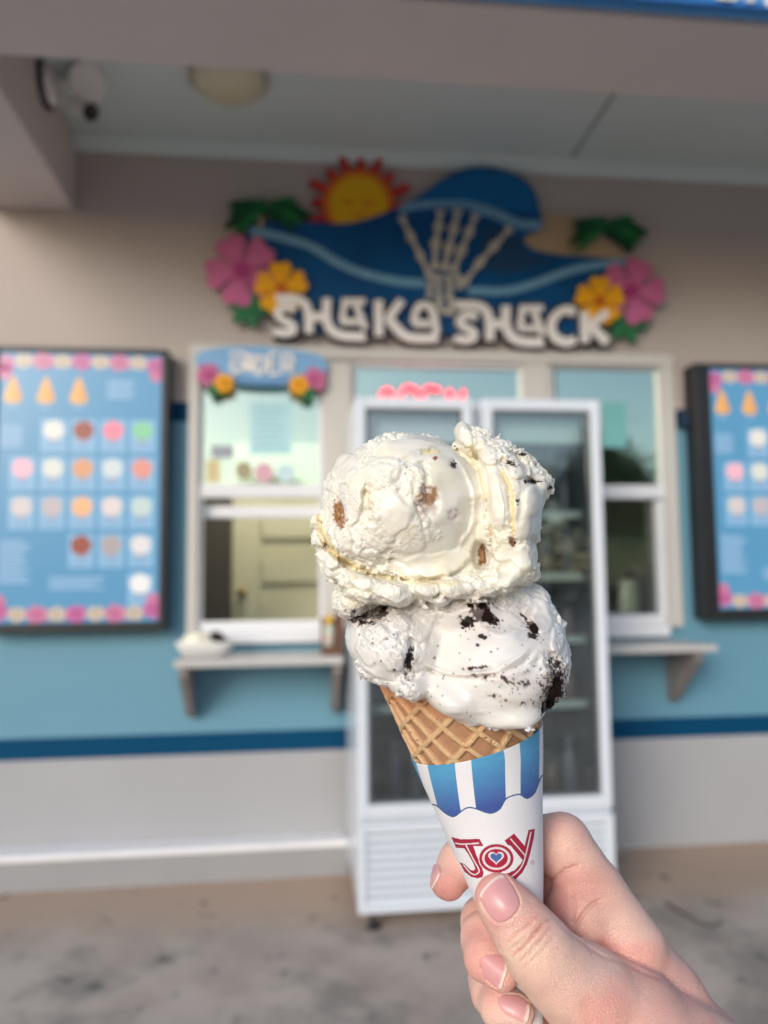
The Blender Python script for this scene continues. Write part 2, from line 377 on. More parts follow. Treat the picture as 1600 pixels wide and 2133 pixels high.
# ---- posters and stickers in the panes
def sticker(px, py, rx, ry, m, lab, cat='sticker', Y=0.016, n=24, name='window_sticker', grp=None):
    pts = [(px+rx*math.cos(2*math.pi*k/n), py+ry*math.sin(2*math.pi*k/n)) for k in range(n)]
    o = slab(name, pts, Y, Y+0.0015, m); tag(o, lab, cat, grp); return o
def rect(name, x0, y0, x1, y1, m, lab, cat, Y=0.016):
    o = slab(name, [(x0, y0), (x1, y0), (x1, y1), (x0, y1)], Y, Y+0.0015, m); tag(o, lab, cat); return o
p1 = rect('window_notice', 520, 836, 608, 946, mat('pale_teal_paper', (0.42, 0.66, 0.70), 0.6), 'pale teal notice taped inside the left service window', 'notice')
M_ink = mat('notice_ink', (0.30, 0.52, 0.60), 0.6)
for k in range(7):
    slab('text_line', [(532+3*(k % 2), 850+k*13), (596-6*(k % 3), 850+k*13), (596-6*(k % 3), 854+k*13), (532+3*(k % 2), 854+k*13)], 0.0145, 0.0155, M_ink, p1)
sticker(550, 984, 20, 21, mat('pink_sticker', (0.62, 0.36, 0.42), 0.5), 'round pink sticker at the foot of the left window pane')
sticker(595, 985, 19, 20, mat('pale_blue_sticker', (0.50, 0.66, 0.70), 0.5), 'round pale blue sticker beside the pink one')
sticker(508, 980, 18, 19, mat('olive_sticker', (0.33, 0.30, 0.18), 0.5), 'round olive sticker left of the pink one')
rect('window_sticker', 430, 958, 458, 1004, mat('straw_sticker', (0.60, 0.50, 0.25), 0.5), 'upright straw coloured sticker in the lower left corner of the left pane', 'sticker')
rect('window_sticker', 440, 928, 486, 954, mat('grey_violet_sticker', (0.30, 0.32, 0.38), 0.5), 'grey violet rectangular sticker above the straw coloured one', 'sticker')
rect('window_notice', 1256, 838, 1306, 932, mat('teal_paper', (0.16, 0.42, 0.42), 0.6), 'teal notice in the right service window next to the fridge', 'notice')

# ---- red neon
M_neon = mat('red_neon', (0.9, 0.1, 0.12), 0.4, emit=(1.0, 0.05, 0.09), es=1.6)
neon = thing('neon_sign', 'red glowing OPEN sign in the middle window, mostly behind the fridge top', 'neon sign', tuple(at(880, 850, 0.0)))
def neon_stroke(pts): tube('tube', [at(x, y, -0.004) for x, y in smooth_line(pts, 6)], 0.0115, M_neon, neon, 8)
def ell(cx, cy, rx, ry, a0, a1, n=12): return [(cx+rx*math.cos(math.radians(a)), cy+ry*math.sin(math.radians(a))) for a in np.linspace(a0, a1, n)]
neon_stroke(ell(806, 845, 15, 34, 0, 358))
neon_stroke([(840, 880), (840, 812), (866, 811), (872, 830), (862, 846), (842, 848)])
neon_stroke([(918, 812), (886, 811), (886, 878), (918, 878)]); neon_stroke([(886, 845), (912, 845)])
neon_stroke([(936, 880), (936, 812), (962, 878), (966, 812)])
box('mounting_bar', at(795, 884, 0.002)-np.array([0, 0, 0.01]), at(975, 886, 0.012)+np.array([0, 0.0, 0.008]), M_black, neon)

# ------------------------------------------------------------------ shelves
def shelf(lab, x0, x1, yf, brackets, yfe):
    Yf = -0.34
    a, b = at(x0, yf, Yf), at(x1, yf, Yf); z = at((x0+x1)/2, yf, Yf)[2]; th = at((x0+x1)/2, yf, Yf)[2]-at((x0+x1)/2, yfe, Yf)[2]
    s = thing('counter_shelf', lab, 'shelf', ((a[0]+b[0])/2, 0, z-th))
    box('board', np.array([a[0], Yf, z-th]), np.array([b[0], -0.052, z]), M_shelf, s, 0.004)
    for bx_, yb_ in brackets:
        x = at(bx_, yf+10, Yf+0.04)[0]; zb_ = at(bx_, yb_, -0.02)[2]
        w2 = 0.018
        P = [(-0.004, z-th-0.001), (-0.30, z-th-0.001), (-0.30, z-th-0.04), (-0.05, zb_), (-0.004, zb_)]
        V = [(x-w2, y, q) for y, q in P]+[(x+w2, y, q) for y, q in P]
        link('bracket', pym('bracket', V, [(0, 1, 2, 3, 4), (9, 8, 7, 6, 5)]+[(i, i+5, (i+1) % 5+5, (i+1) % 5) for i in range(5)]), M_brkt, s)
    return s, z
shL, zshL = shelf('grey counter shelf on brackets under the left open window', 362, 716, 1372, [(381, 1492), (703, 1480)], 1388)
shR, zshR = shelf('grey counter shelf on a bracket under the right window, past the fridge', 1258, 1496, 1346, [(1456, 1456)], 1360)
# paper tray with leftover ice cream
tc_ = at(428, 1352, -0.24)
tray = thing('paper_tray', 'white paper tray with melting cream and dark cookie bits on the left shelf', 'tray', (tc_[0], -0.24, zshL))
def tray_mesh():
    V = []; n = 28
    prof = [(0.0, 0.002), (0.72, 0.002), (0.80, 0.012), (1.0, 0.036), (1.03, 0.037), (0.98, 0.031), (0.78, 0.008), (0.0, 0.006)]
    for r, z in prof:
        for k in range(n):
            th = 2*math.pi*k/n; cx_, sy_ = math.cos(th), math.sin(th)
            e = 0.55; V.append((tc_[0]+0.125*r*math.copysign(abs(cx_)**e, cx_), -0.24+0.07*r*math.copysign(abs(sy_)**e, sy_), zshL+z*1.9))
    return pym('tray_body', V, [(i*n+k, i*n+(k+1) % n, (i+1)*n+(k+1) % n, (i+1)*n+k) for i in range(len(prof)-1) for k in range(n)], True)
link('tray_body', tray_mesh(), mat('white_paper', (0.78, 0.77, 0.74), 0.6), tray)
def lumpy(name, c, r, m, parent, seed, amp=0.25, sub=3):
    bm = bmesh.new(); bmesh.ops.create_icosphere(bm, subdivisions=sub, radius=1)
    from mathutils import noise as N_
    for v in bm.verts:
        d = 1+amp*N_.noise(v.co*1.8+Vector((seed, 0, 0)))+amp*0.4*N_.noise(v.co*5+Vector((seed, 3, 0)))
        v.co = Vector((c[0]+v.co.x*r[0]*d, c[1]+v.co.y*r[1]*d, c[2]+v.co.z*r[2]*d))
    me = bpy.data.meshes.new(name); bm.to_mesh(me); bm.free(); me.polygons.foreach_set('use_smooth', [True]*len(me.polygons)); return link(name, me, m, parent)
M_cr = mat('melting_cream', (0.80, 0.76, 0.62), 0.4, 0.05, 30)
M_ck = mat('cookie_crumb', (0.02, 0.014, 0.012), 0.8, 0.3, 60, 0.5, 300)
lumpy('cream', (tc_[0]-0.03, -0.24, zshL+0.070), (0.070, 0.050, 0.042), M_cr, tray, 1)
lumpy('cookie_piece', (tc_[0]+0.045, -0.245, zshL+0.085), (0.034, 0.03, 0.026), M_ck, tray, 5, 0.4)
lumpy('cookie_piece', (tc_[0]+0.075, -0.225, zshL+0.068), (0.020, 0.02, 0.018), M_ck, tray, 9, 0.4)
# napkin box and bottle
nb = at(692, 1362, -0.28)
nbx = thing('napkin_box', 'brown wooden napkin box at the right end of the left shelf', 'napkin box', (nb[0], -0.23, zshL))
M_bw = mat('brown_wood', (0.13, 0.055, 0.03), 0.5, 0.25, 20)
nx0, nx1 = at(670, 1350, -0.26)[0], at(716, 1350, -0.26)[0]
multibox('box_body', [((nx0, -0.262, zshL+0.002), (nx1, -0.16, zshL+0.035)), ((nx1-0.03, -0.262, zshL+0.036), (nx1, -0.16, zshL+0.19)), ((nx0, -0.17, zshL+0.036), (nx1-0.031, -0.16, zshL+0.16))], M_bw, nbx, 0.002)
bc = ((nx0+nx1)/2-0.012, -0.215, zshL+0.036)
bt = thing('sauce_bottle', 'small bottle with a yellow cap standing in the brown napkin box', 'bottle', bc)
lathe('body', [(0, 0.001), (0.024, 0.001), (0.026, 0.006), (0.026, 0.08), (0.018, 0.10), (0, 0.10)], bc, mat('bottle_body', (0.45, 0.5, 0.42), 0.3, 0.2, 30), bt)
lathe('label', [(0.0266, 0.02), (0.0268, 0.021), (0.0268, 0.05), (0.0266, 0.051)], bc, mat('red_white_label', (0.55, 0.42, 0.38), 0.5, 0.4, 60), bt)
lathe('cap', [(0, 0.101), (0.021, 0.101), (0.021, 0.122), (0.007, 0.13), (0.004, 0.15), (0, 0.15)], bc, mat('yellow_cap', (0.75, 0.42, 0.01), 0.4), bt)

# ------------------------------------------------------------------ menu boards
def menu(name_lab, sx0, sy0, sx1, sy1, fl, fr, ftp, fbt, key):
    """screen given by its pixel corners on the front plane, black casing around"""
    Y = -0.11
    X0, X1 = at(sx0, (sy0+sy1)/2, Y)[0], at(sx1, (sy0+sy1)/2, Y)[0]
    if X1-X0 > 0.9 or X1-X0 < 0.5: pass
    Z1, Z0 = at((max(sx0, 0)+min(sx1, 1600))/2, sy0, Y)[2], at((max(sx0, 0)+min(sx1, 1600))/2, sy1, Y)[2]
    W_, H_ = X1-X0, Z1-Z0
    t = thing('menu_board', name_lab, 'menu screen', ((X0+X1)/2, 0, (Z0+Z1)/2), 'upright menu screens on the shop wall')
    b = fl
    multibox('casing', [((X0-b, Y-0.012, Z0-fbt), (X0, -0.002, Z1+ftp)), ((X1, Y-0.012, Z0-fbt), (X1+fr, -0.002, Z1+ftp)),
                        ((X0+0.0005, Y-0.012, Z1), (X1-0.0005, -0.002, Z1+ftp)), ((X0+0.0005, Y-0.012, Z0-fbt), (X1-0.0005, -0.002, Z0))], M_black, t, 0.006)
    def em(nm, c, s=0.66):
        c = lin(c); return mat('screen_'+nm, tuple(x*0.15 for x in c), 0.25, emit=c, es=s)
    scr = box('screen', np.array([X0+0.001, Y, Z0+0.001]), np.array([X1-0.001, Y+0.02, Z1-0.001]), em('blue', (92, 152, 190)), t)
    lay = [0]
    def poly(nm, pts, m, d=1):      # u right 0..1, v down 0..1
        q = [(X0+u*W_, Z1-v*H_) for u, v in pts]; return slab(nm, q, Y-0.0012*d, Y-0.0012*d+0.001, m, scr, px=False)
    def disc(nm, u, v, ru, rv, m, d=1, n=20, wob=0.0, sq=1.0):
        return poly(nm, [(u+ru*(1+wob*math.sin(5*a+u*40))*math.cos(a), v+rv*(1+wob*math.sin(5*a+u*40))*math.sin(a)) for a in np.linspace(0, 2*math.pi, n, endpoint=False)], m, d)
    card = em('card', (142, 184, 216)); txt = em('text', (160, 190, 220)); dim = em('dim_text', (126, 160, 196))
    # scoop pictures, row by row
    sc_ = [[(1, 'ivory', (232, 226, 218)), (2, 'brown', (158, 84, 72)), (3, 'pink', (240, 140, 158)), (4, 'mint', (140, 205, 160))],
           [(0, 'rose', (246, 186, 200)), (1, 'bone', (222, 222, 212)), (2, 'caramel', (222, 160, 120)), (3, 'pale', (210, 218, 218)), (4, 'coral', (228, 150, 138))],
           [(0, 'stone', (214, 204, 202)), (1, 'ash', (196, 184, 186)), (2, 'apricot', (246, 184, 134)), (3, 'shell', (226, 212, 208)), (4, 'sage', (196, 214, 208))],
           [(2, 'brown', (158, 84, 72)), (3, 'taupe', (176, 166, 166)), (4, 'pearl', (228, 222, 220))],
           [(4, 'white', (240, 238, 234))]]
    u0, du = 0.155, 0.1825; v0, dv = 0.295, 0.1427
    for r, row in enumerate(sc_):
        for c, nm, colr in row:
            u = u0+c*du; v = v0+r*dv
            poly('flavour_card', [(u-0.078, v-0.045), (u+0.078, v-0.045), (u+0.078, v+0.078), (u-0.078, v+0.078)], card)
            disc('scoop_picture', u, v-0.005, 0.064, 0.036, em(nm, colr), 2, 20, 0.04)
            poly('cup_picture', [(u-0.035, v+0.031), (u+0.035, v+0.031), (u+0.025, v+0.042), (u-0.025, v+0.042)], em('cup', (160, 160, 178)), 3)
            poly('name_line', [(u-0.05, v+0.058), (u+0.05, v+0.058), (u+0.05, v+0.064), (u-0.05, v+0.064)], dim, 2)
    og = em('cone', (240, 178, 104)); og2 = em('cone_shade', (226, 156, 92))
    for k in range(3):
        u = 0.085+k*0.2; v = 0.14
        poly('cone_picture', [(u, v-0.055), (u+0.022, v-0.03), (u+0.05, v+0.02), (u+0.055, v+0.038), (u+0.035, v+0.05), (u-0.035, v+0.05), (u-0.055, v+0.038), (u-0.05, v+0.02), (u-0.022, v-0.03)], og, 2)
        poly('cone_picture', [(u+0.01, v-0.03), (u+0.04, v+0.02), (u+0.045, v+0.036), (u+0.01, v+0.04)], og2, 3)
        poly('name_line', [(u-0.03, v+0.062), (u+0.03, v+0.062), (u+0.03, v+0.068), (u-0.03, v+0.068)], txt, 2)
    R2 = random.Random(7)
    for (ua, ub, va, vb, nl) in ((0.66, 0.84, 0.10, 0.175, 5), (0.02, 0.16, 0.275, 0.36, 8), (0.03, 0.22, 0.70, 0.86, 12), (0.33, 0.68, 0.835, 0.885, 4)):
        for k in range(nl):
            v = va+(vb-va)*k/nl; e = ub-R2.random()*0.3*(ub-ua); h = (vb-va)/nl*0.5
            poly('text_line', [(ua, v), (e, v), (e, v+h), (ua, v+h)], txt, 1)
    pk = em('blossom_pink', (196, 104, 156)); pk2 = em('blossom_rose', (206, 122, 156)); cr = em('blossom_cream', (206, 188, 168)); dk = em('blossom_heart', (150, 84, 110))
    for side in (0, 1):
        k = 0
        for u in np.linspace(0.03, 0.97, 9):
            edge = abs(u-0.5) > 0.4
            vv = (0.032 if side == 0 else 0.968); dn = (0.028 if edge else 0.0)*(1 if side == 0 else -1)
            big = 0.05 if k % 2 == 0 else 0.042
            m_ = (pk, cr, pk2, cr)[k % 4]
            disc('blossom_picture', u, vv+dn*0.4, big*1.35, big*0.62, m_, 3+k % 3, 20, 0.13)
            disc('blossom_picture', u, vv+dn*0.4, 0.016, 0.009, dk if m_ is not cr else em('blossom_tan', (170, 146, 120)), 7)
            k += 1
        vv = 0.075 if side == 0 else 0.925
        disc('blossom_picture', 0.965, vv, 0.04, 0.03, pk2, 3, 20, 0.12); disc('blossom_picture', 0.035, vv, 0.04, 0.03, pk2, 3, 20, 0.12)
    return t
X1s = at(334, 1015, -0.11)[0]; wpx = 0.70
menu('upright lit ice cream menu screen left of the service windows', -8, 737, 334, 1297, 0.05, 0.032, 0.028, 0.04, 'l')
menu('upright lit ice cream menu screen right of the service windows, cut by the picture edge', 1488, 770, 1768, 1268, 0.085, 0.05, 0.028, 0.05, 'r')
# cable boxes beside the screens
tag(boxpx('wall_box', 1418, 852, 1436, 888, -0.05, -0.002, mat('navy_box', (0.01, 0.03, 0.07), 0.5), None, 0.003), 'small dark box on the wall left of the right menu screen', 'electrical box')

# ------------------------------------------------------------------ big carved sign
sign = thing('shop_sign', 'large carved sign with sun, blue wave, skeleton hand, palms and flowers above the windows', 'sign', tuple(at(900, 540, -0.03)))
M_wave = mat('wave_blue', (0.002, 0.07, 0.215), 0.4, 0.5, 4, spec=0.2)
M_wave2 = mat('wave_curl_blue', (0.004, 0.12, 0.32), 0.4, 0.35, 5, spec=0.2)
M_foam = mat('foam_blue', (0.16, 0.34, 0.50), 0.5, 0.3, 25, spec=0.2)
M_foam2 = mat('foam_pale', (0.22, 0.40, 0.55), 0.5, 0.25, 30, spec=0.2)
M_sun = mat('sun_yellow', (0.75, 0.42, 0.01), 0.5, 0.1, 10, spec=0.2); M_ray = mat('sun_red', (0.50, 0.03, 0.03), 0.5, 0.2, 14, spec=0.2); M_ray2 = mat('sun_orange', (0.68, 0.16, 0.02), 0.5, 0.2, 14, spec=0.2)
M_palm = mat('palm_green', (0.008, 0.085, 0.03), 0.5, 0.5, 20, spec=0.2); M_palm2 = mat('palm_light_green', (0.02, 0.17, 0.05), 0.5, 0.3, 20, spec=0.2)
M_sand = mat('sand_tan', (0.42, 0.30, 0.18), 0.6, 0.1, 20)
M_pink = mat('petal_pink', (0.52, 0.13, 0.28), 0.5, 0.25, 14, spec=0.2); M_pinkc = mat('petal_magenta', (0.36, 0.04, 0.16), 0.5, spec=0.2)
M_or = mat('petal_orange', (0.78, 0.36, 0.01), 0.5, 0.2, 14, spec=0.2); M_orc = mat('petal_rust', (0.50, 0.12, 0.01), 0.5, spec=0.2)
M_lf = mat('leaf_green', (0.025, 0.15, 0.06), 0.5, 0.35, 20, spec=0.2)
M_bone = mat('bone_paint', (0.50, 0.47, 0.41), 0.5, 0.2, 30)
M_let = mat('letter_white', (0.78, 0.74, 0.72), 0.45, 0.04, 20); M_back = mat('letter_backing', (0.035, 0.03, 0.03), 0.6)
SY = -0.030
# tan sand and sun lie lowest
slab('sand', [(1112, 448), (1180, 446), (1206, 456), (1216, 482), (1262, 500), (1296, 528), (1300, 545), (1200, 545), (1104, 530), (1084, 500)], SY-0.004, -0.004, M_sand, sign)
sunc = (747, 425)
pts = [(sunc[0]+60*math.cos(a), sunc[1]+60*math.sin(a)) for a in np.linspace(0, 2*math.pi, 28, endpoint=False)]
sd = slab('sun_disc', pts, SY-0.010, -0.004, M_sun, sign)
slab('sun_rim', [(sunc[0]+74*math.cos(a), sunc[1]+72*math.sin(a)) for a in np.linspace(0, 2*math.pi, 28, endpoint=False)], SY-0.006, -0.005, M_ray2, sign)
for k in range(11):
    a = math.radians(-200+k*22.5); L = 112 if k % 2 == 0 else 96; w2 = 0.13
    c, s_ = math.cos(a), math.sin(a); P = lambda r, d: (sunc[0]+r*math.cos(a+d), sunc[1]+r*math.sin(a+d))
    slab('sun_ray', [P(60, -w2*1.6), P(84, -w2*0.6), P(L, -0.05), P(L+2, 0.05), P(88, w2*0.8), P(60, w2*1.6)], SY-0.002-0.0004*k, -0.006, M_ray, sign)
for dx in (-22, 20): slab('sun_eye', ribbon_poly([(sunc[0]+dx-12, sunc[1]-8), (sunc[0]+dx, sunc[1]-2), (sunc[0]+dx+12, sunc[1]-8)], 5), SY-0.013, SY-0.010, M_ray2, sd)
slab('sun_mouth', ribbon_poly([(sunc[0]-16, sunc[1]+16), (sunc[0], sunc[1]+24), (sunc[0]+18, sunc[1]+15)], 4), SY-0.013, SY-0.010, M_ray2, sd)
wave = [(512, 495), (519, 476), (540, 464), (590, 461), (644, 462), (690, 466), (725, 465), (765, 456), (800, 444), (850, 423), (900, 389), (925, 370), (950, 358), (975, 350), (1000, 347), (1030, 349), (1056, 356), (1080, 366), (1100, 379), (1112, 395), (1120, 414), (1126, 445), (1132, 466), (1122, 480), (1104, 486), (1092, 494), (1094, 508), (1110, 520), (1145, 528), (1181, 532), (1244, 536), (1312, 540), (1304, 560), (1280, 582), (1250, 602), (1225, 640), (1225, 700), (575, 690), (565, 600), (544, 530)]
wv = slab('wave_board', wave, SY-0.018, -0.006, M_wave, sign)
slab('wave_curl', [(830, 432), (860, 420), (902, 390), (928, 371), (953, 361), (1000, 350), (1052, 358), (1096, 381), (1116, 414), (1121, 444), (1060, 440), (1000, 426), (940, 418), (880, 424)], SY-0.022, SY-0.018, M_wave2, wv)
slab('foam_line', ribbon_poly([(832, 438), (870, 428), (930, 424), (985, 428), (1040, 446), (1085, 466), (1128, 470)], 15), SY-0.0235, SY-0.018, M_foam, wv)
slab('foam_line', ribbon_poly([(985, 430), (1040, 448), (1080, 466), (1124, 468)], 20), SY-0.0245, SY-0.018, M_foam, wv)
slab('foam_line', ribbon_poly([(520, 480), (580, 492), (650, 514), (700, 545), (760, 570), (830, 586), (885, 590)], 17), SY-0.0235, SY-0.018, M_foam, wv)
slab('foam_line', ribbon_poly([(975, 605), (1050, 606), (1110, 592), (1180, 566), (1240, 552), (1306, 544)], 16), SY-0.0235, SY-0.018, M_foam, wv)
slab('wave_shade', [(1010, 470), (1060, 480), (1085, 500), (1100, 530), (1150, 545), (1060, 570), (985, 560), (1000, 520)], SY-0.0215, SY-0.018, mat('wave_deep', (0.002, 0.045, 0.13), 0.4, 0.3, 6), wv)
# skeleton hand making the shaka gesture
hand_s = bpy.data.objects.new('skeleton_hand', None); COL.objects.link(hand_s); hand_s.parent = sign; hand_s.location = tuple(at(930, 540, SY-0.03)-np.array(wloc(sign)))
def bone(a, b, w0):
    a = np.array(a, float); b = np.array(b, float); L = np.linalg.norm(b-a); d = (b-a)/L; n = np.array([-d[1], d[0]])
    w0 = w0*1.2; prof = [(0, .35), (.04, .62), (.14, .5), (.3, .27), (.7, .27), (.86, .5), (.96, .62), (1, .35)]
    pts = [tuple(a+d*L*t+n*w0*q) for t, q in prof]+[tuple(a+d*L*t-n*w0*q) for t, q in prof[::-1]]
    slab('bone', pts, SY-0.034-0.001*random.random(), SY-0.024, M_bone, hand_s)
for ch, w0 in (([(836, 450), (856, 492), (876, 532), (896, 575)], 12), ([(918, 438), (914, 470), (908, 505), (906, 560)], 15), ([(955, 436), (946, 475), (936, 515), (926, 562)], 15),
               ([(992, 446), (978, 482), (962, 520), (944, 566)], 14), ([(1064, 474), (1030, 512), (1000, 546), (966, 590)], 13)):
    for a, b in zip(ch[:-1], ch[1:]): bone(a, b, w0)
for i in range(11):
    cx_, cy_ = 898+(i % 4)*19+random.uniform(-3, 3), 578+(i//4)*17; r = 9
    slab('bone', [(cx_+r*math.cos(a)*random.uniform(.8, 1.1), cy_+r*.8*math.sin(a)) for a in np.linspace(0, 6.28, 9, endpoint=False)], SY-0.033, SY-0.024, M_bone, hand_s)
bone((912, 622), (922, 655), 17); bone((944, 622), (936, 655), 19)
def palm(cx_, cy_, sx, sy):
    pr = bpy.data.objects.new('palm_crown', None); COL.objects.link(pr); pr.parent = sign; pr.location = tuple(at(cx_, cy_, SY-0.02)-np.array(wloc(sign)))
    i = 0
    for a, L in ((-172, 1.0), (-152, .98), (-128, .9), (-102, .72), (-70, .74), (-46, .92), (-24, 1.0), (-4, 1.0), (18, 1.0), (160, 1.0), (42, 1.0), (138, 1.0)):
        a = math.radians(a); d = np.array([math.cos(a)*sx*L, math.sin(a)*sy*L]); n = np.array([-d[1], d[0]])*0.135; d = d*(1.12 if i % 2 else .95); i += 1
        c = np.array([cx_, cy_]); dr = np.array([0, sy*0.30])
        pts = [c, c+d*.3+n*.9, c+d*.36+n*.6, c+d*.58+n*1.05+dr*.2, c+d*.64+n*.6+dr*.2, c+d*.86+n*.7+dr*.7, c+d+dr, c+d*.84-n*.4+dr*.5, c+d*.66-n*.9+dr*.3, c+d*.58-n*.5, c+d*.36-n*.9, c+d*.28-n*.5]
        slab('frond', [tuple(p) for p in pts], SY-0.022-0.0016*i, SY+0.006, M_palm if i % 3 else M_palm2, pr)
palm(556, 436, 84, 50); palm(1266, 474, 78, 48)
slab('palm_trunk', ribbon_poly([(545, 450), (540, 480), (528, 505)], 10), SY-0.0215, SY, M_sand, sign)
def flower(cx_, cy_, r, m, mc, Y, a0=0.3, par=None, nm='flower', petals=5):
    par = par or sign
    fo = bpy.data.objects.new(nm, None); COL.objects.link(fo); fo.parent = par; fo.location = tuple(at(cx_, cy_, Y)-np.array(wloc(par)))
    for k in range(petals):
        a = a0+k*2*math.pi/petals; d = np.array([math.cos(a), math.sin(a)]); n = np.array([-d[1], d[0]]); c = np.array([cx_, cy_])
        pr = [(0.05, .1), (.35, .22), (.65, .42), (.88, .42), (1.03, .24), (.95, 0), (1.03, -.24), (.88, -.42), (.65, -.40), (.35, -.20), (.05, -.1)]
        slab('petal', [tuple(c+d*r*t+n*r*q) for t, q in pr], Y-0.0015*k, Y+0.012, m, fo)
    slab('flower_heart', [(cx_+r*.24*math.cos(a), cy_+r*.24*math.sin(a)) for a in np.linspace(0, 6.28, 10, endpoint=False)], Y-0.012, Y, mc, fo)
def leafy(cx_, cy_, r, Y, par=None):
    par = par or sign
    fo = bpy.data.objects.new('leaf_cluster', None); COL.objects.link(fo); fo.parent = par; fo.location = tuple(at(cx_, cy_, Y)-np.array(wloc(par)))
    for k in range(6):
        a = 0.2+k*1.05; d = np.array([math.cos(a), math.sin(a)]); n = np.array([-d[1], d[0]]); c = np.array([cx_, cy_])
        pr = [(0, .12), (.4, .34), (.55, .22), (.75, .30), (1.05, 0), (.75, -.30), (.55, -.22), (.4, -.34), (0, -.12)]
        slab('leaf', [tuple(c+d*r*t+n*r*q) for t, q in pr], Y-0.0015*k, Y+0.01, M_lf, fo)
leafy(516, 639, 44, SY-0.030); leafy(1306, 668, 46, SY-0.030)
flower(503, 562, 74, M_pink, M_pinkc, SY-0.040, 0.5); flower(1316, 606, 68, M_pink, M_pinkc, SY-0.040, 2.5)
flower(586, 600, 54, M_or, M_orc, SY-0.052, 0.9); flower(1250, 626, 50, M_or, M_orc, SY-0.052, 2.2)
def sub(ox, oy, k, pts): return [(ox+u*k, oy+v*k) for u, v in pts]
A_ = (540, 590, 0.25); B_ = (920, 590, 0.25)
letters = [(A_, [[(140, 125), (290, 128), (380, 170), (412, 260), (415, 410)]], 66, 'letter'), (A_, [[(305, 215), (215, 195), (155, 235), (175, 290), (270, 345), (285, 390), (225, 412), (120, 400)]], 58, 'letter'),
           (A_, [[(565, 125), (562, 290), (600, 385), (700, 435), (885, 445)], [(415, 278), (560, 278)]], 66, 'letter'), (A_, [[(690, 150), (885, 150)], [(715, 150), (690, 310)], [(800, 150), (838, 250), (885, 380)], [(680, 318), (830, 320)]], 46, 'letter'),
           (A_, [[(995, 140), (1000, 435)], [(1190, 140), (1080, 285)], [(1070, 280), (1135, 360), (1210, 430), (1300, 455), (1490, 455)]], 66, 'letter'), (A_, [[(1285, 330), (1325, 195), (1420, 190), (1462, 290), (1482, 420)], [(1290, 335), (1430, 335)]], 52, 'letter'),
           (B_, [[(125, 180), (290, 185), (370, 225), (402, 320), (405, 470)]], 66, 'letter'), (B_, [[(300, 278), (210, 262), (150, 305), (180, 355), (265, 405), (270, 450), (210, 472), (110, 458)]], 58, 'letter'),
           (B_, [[(540, 185), (540, 345), (590, 445), (690, 485), (850, 490)], [(402, 338), (540, 338)]], 66, 'letter'), (B_, [[(655, 205), (850, 205)], [(680, 205), (655, 365)], [(765, 205), (800, 300), (850, 430)], [(650, 372), (800, 376)]], 46, 'letter'),
           (B_, [[(1118, 245), (1040, 220), (950, 270), (915, 360), (950, 450), (1040, 490), (1120, 468)]], 66, 'letter'),
           (B_, [[(1195, 235), (1200, 490)], [(1385, 235), (1240, 355)], [(1240, 350), (1385, 490)]], 66, 'letter')]
ls = bpy.data.objects.new('lettering', None); COL.objects.link(ls); ls.parent = sign; ls.location = tuple(at(920, 670, SY)-np.array(wloc(sign)))
i = 0
def joined_strokes(nm, strokes, wd, Y0, Y1, m, par, step=0.0012):
    V = []; Fc = []
    for q, st in enumerate(strokes):
        pts = ribbon_poly(st, wd); P = [at(x, y, Y0-step*q) for x, y in pts]; n = len(P); h = n//2; o = len(V)
        V += P+[np.array([p[0], Y1+0.0007*q, p[2]]) for p in P]
        for a in range(h-1):
            f = (o+a, o+a+1, o+n-2-a, o+n-1-a); Fc.append(f); Fc.append(tuple(x+n for x in reversed(f)))
        for a in range(n): b = (a+1) % n; Fc.append((o+a, o+a+n, o+b+n, o+b))
    me = pym(nm, V, Fc); bm = bmesh.new(); bm.from_mesh(me); bmesh.ops.recalc_face_normals(bm, faces=bm.faces[:]); bm.to_mesh(me); bm.free()
    return link(nm, me, m, par)
for q, (org_, strokes, wd, nm) in enumerate(letters):
    st = [sub(*org_, s_) for s_ in strokes]; k = 0.25
    joined_strokes('letter', st, wd*k*1.06, SY-0.062-0.002*(q % 2), SY-0.040, M_let, ls)
    joined_strokes('letter_backing', st, wd*k*1.06+11, SY-0.037-0.0035*(q % 3)*0.5, -0.008-0.001*(q % 3), M_back, ls, 0.0004)

# ------------------------------------------------------------------ order plaque
order = thing('order_sign', 'blue surfboard shaped ORDER plaque with flowers above the left service window', 'sign', tuple(at(545, 765, -0.05)))
O_ = (400, 700, 0.1875)
slab('plaque', sub(*O_, [(50, 215), (120, 165), (250, 135), (400, 118), (600, 108), (800, 112), (1000, 135), (1200, 165), (1400, 205), (1500, 285), (1505, 380), (1380, 480), (1200, 525), (1000, 548), (780, 552), (560, 535), (400, 500), (200, 450), (80, 380), (40, 290)]), -0.062, -0.037, mat('plaque_blue', (0.17, 0.37, 0.62), 0.45, 0.12, 10), order)
slab('plaque_rim', ribbon_poly(sub(*O_, [(470, 470), (620, 505), (780, 520), (950, 515), (1090, 490)]), 8), -0.066, -0.062, mat('plaque_navy', (0.06, 0.17, 0.36), 0.45), order)
OL = [[[(420, 195), (560, 190), (620, 240), (640, 390)], [(500, 260), (440, 300), (450, 370), (510, 395), (555, 350), (545, 285), (500, 260)]],
      [[(600, 210), (600, 390)], [(600, 215), (690, 230), (690, 300), (610, 310)], [(640, 310), (700, 400)]],
      [[(730, 220), (720, 400), (790, 400), (810, 320), (800, 240), (730, 220)]],
      [[(960, 200), (870, 200), (865, 400), (970, 405)], [(870, 300), (940, 300)]],
      [[(1010, 210), (1010, 410)], [(1000, 205), (1110, 225), (1110, 310), (1020, 320)], [(1060, 320), (1120, 400)]]]
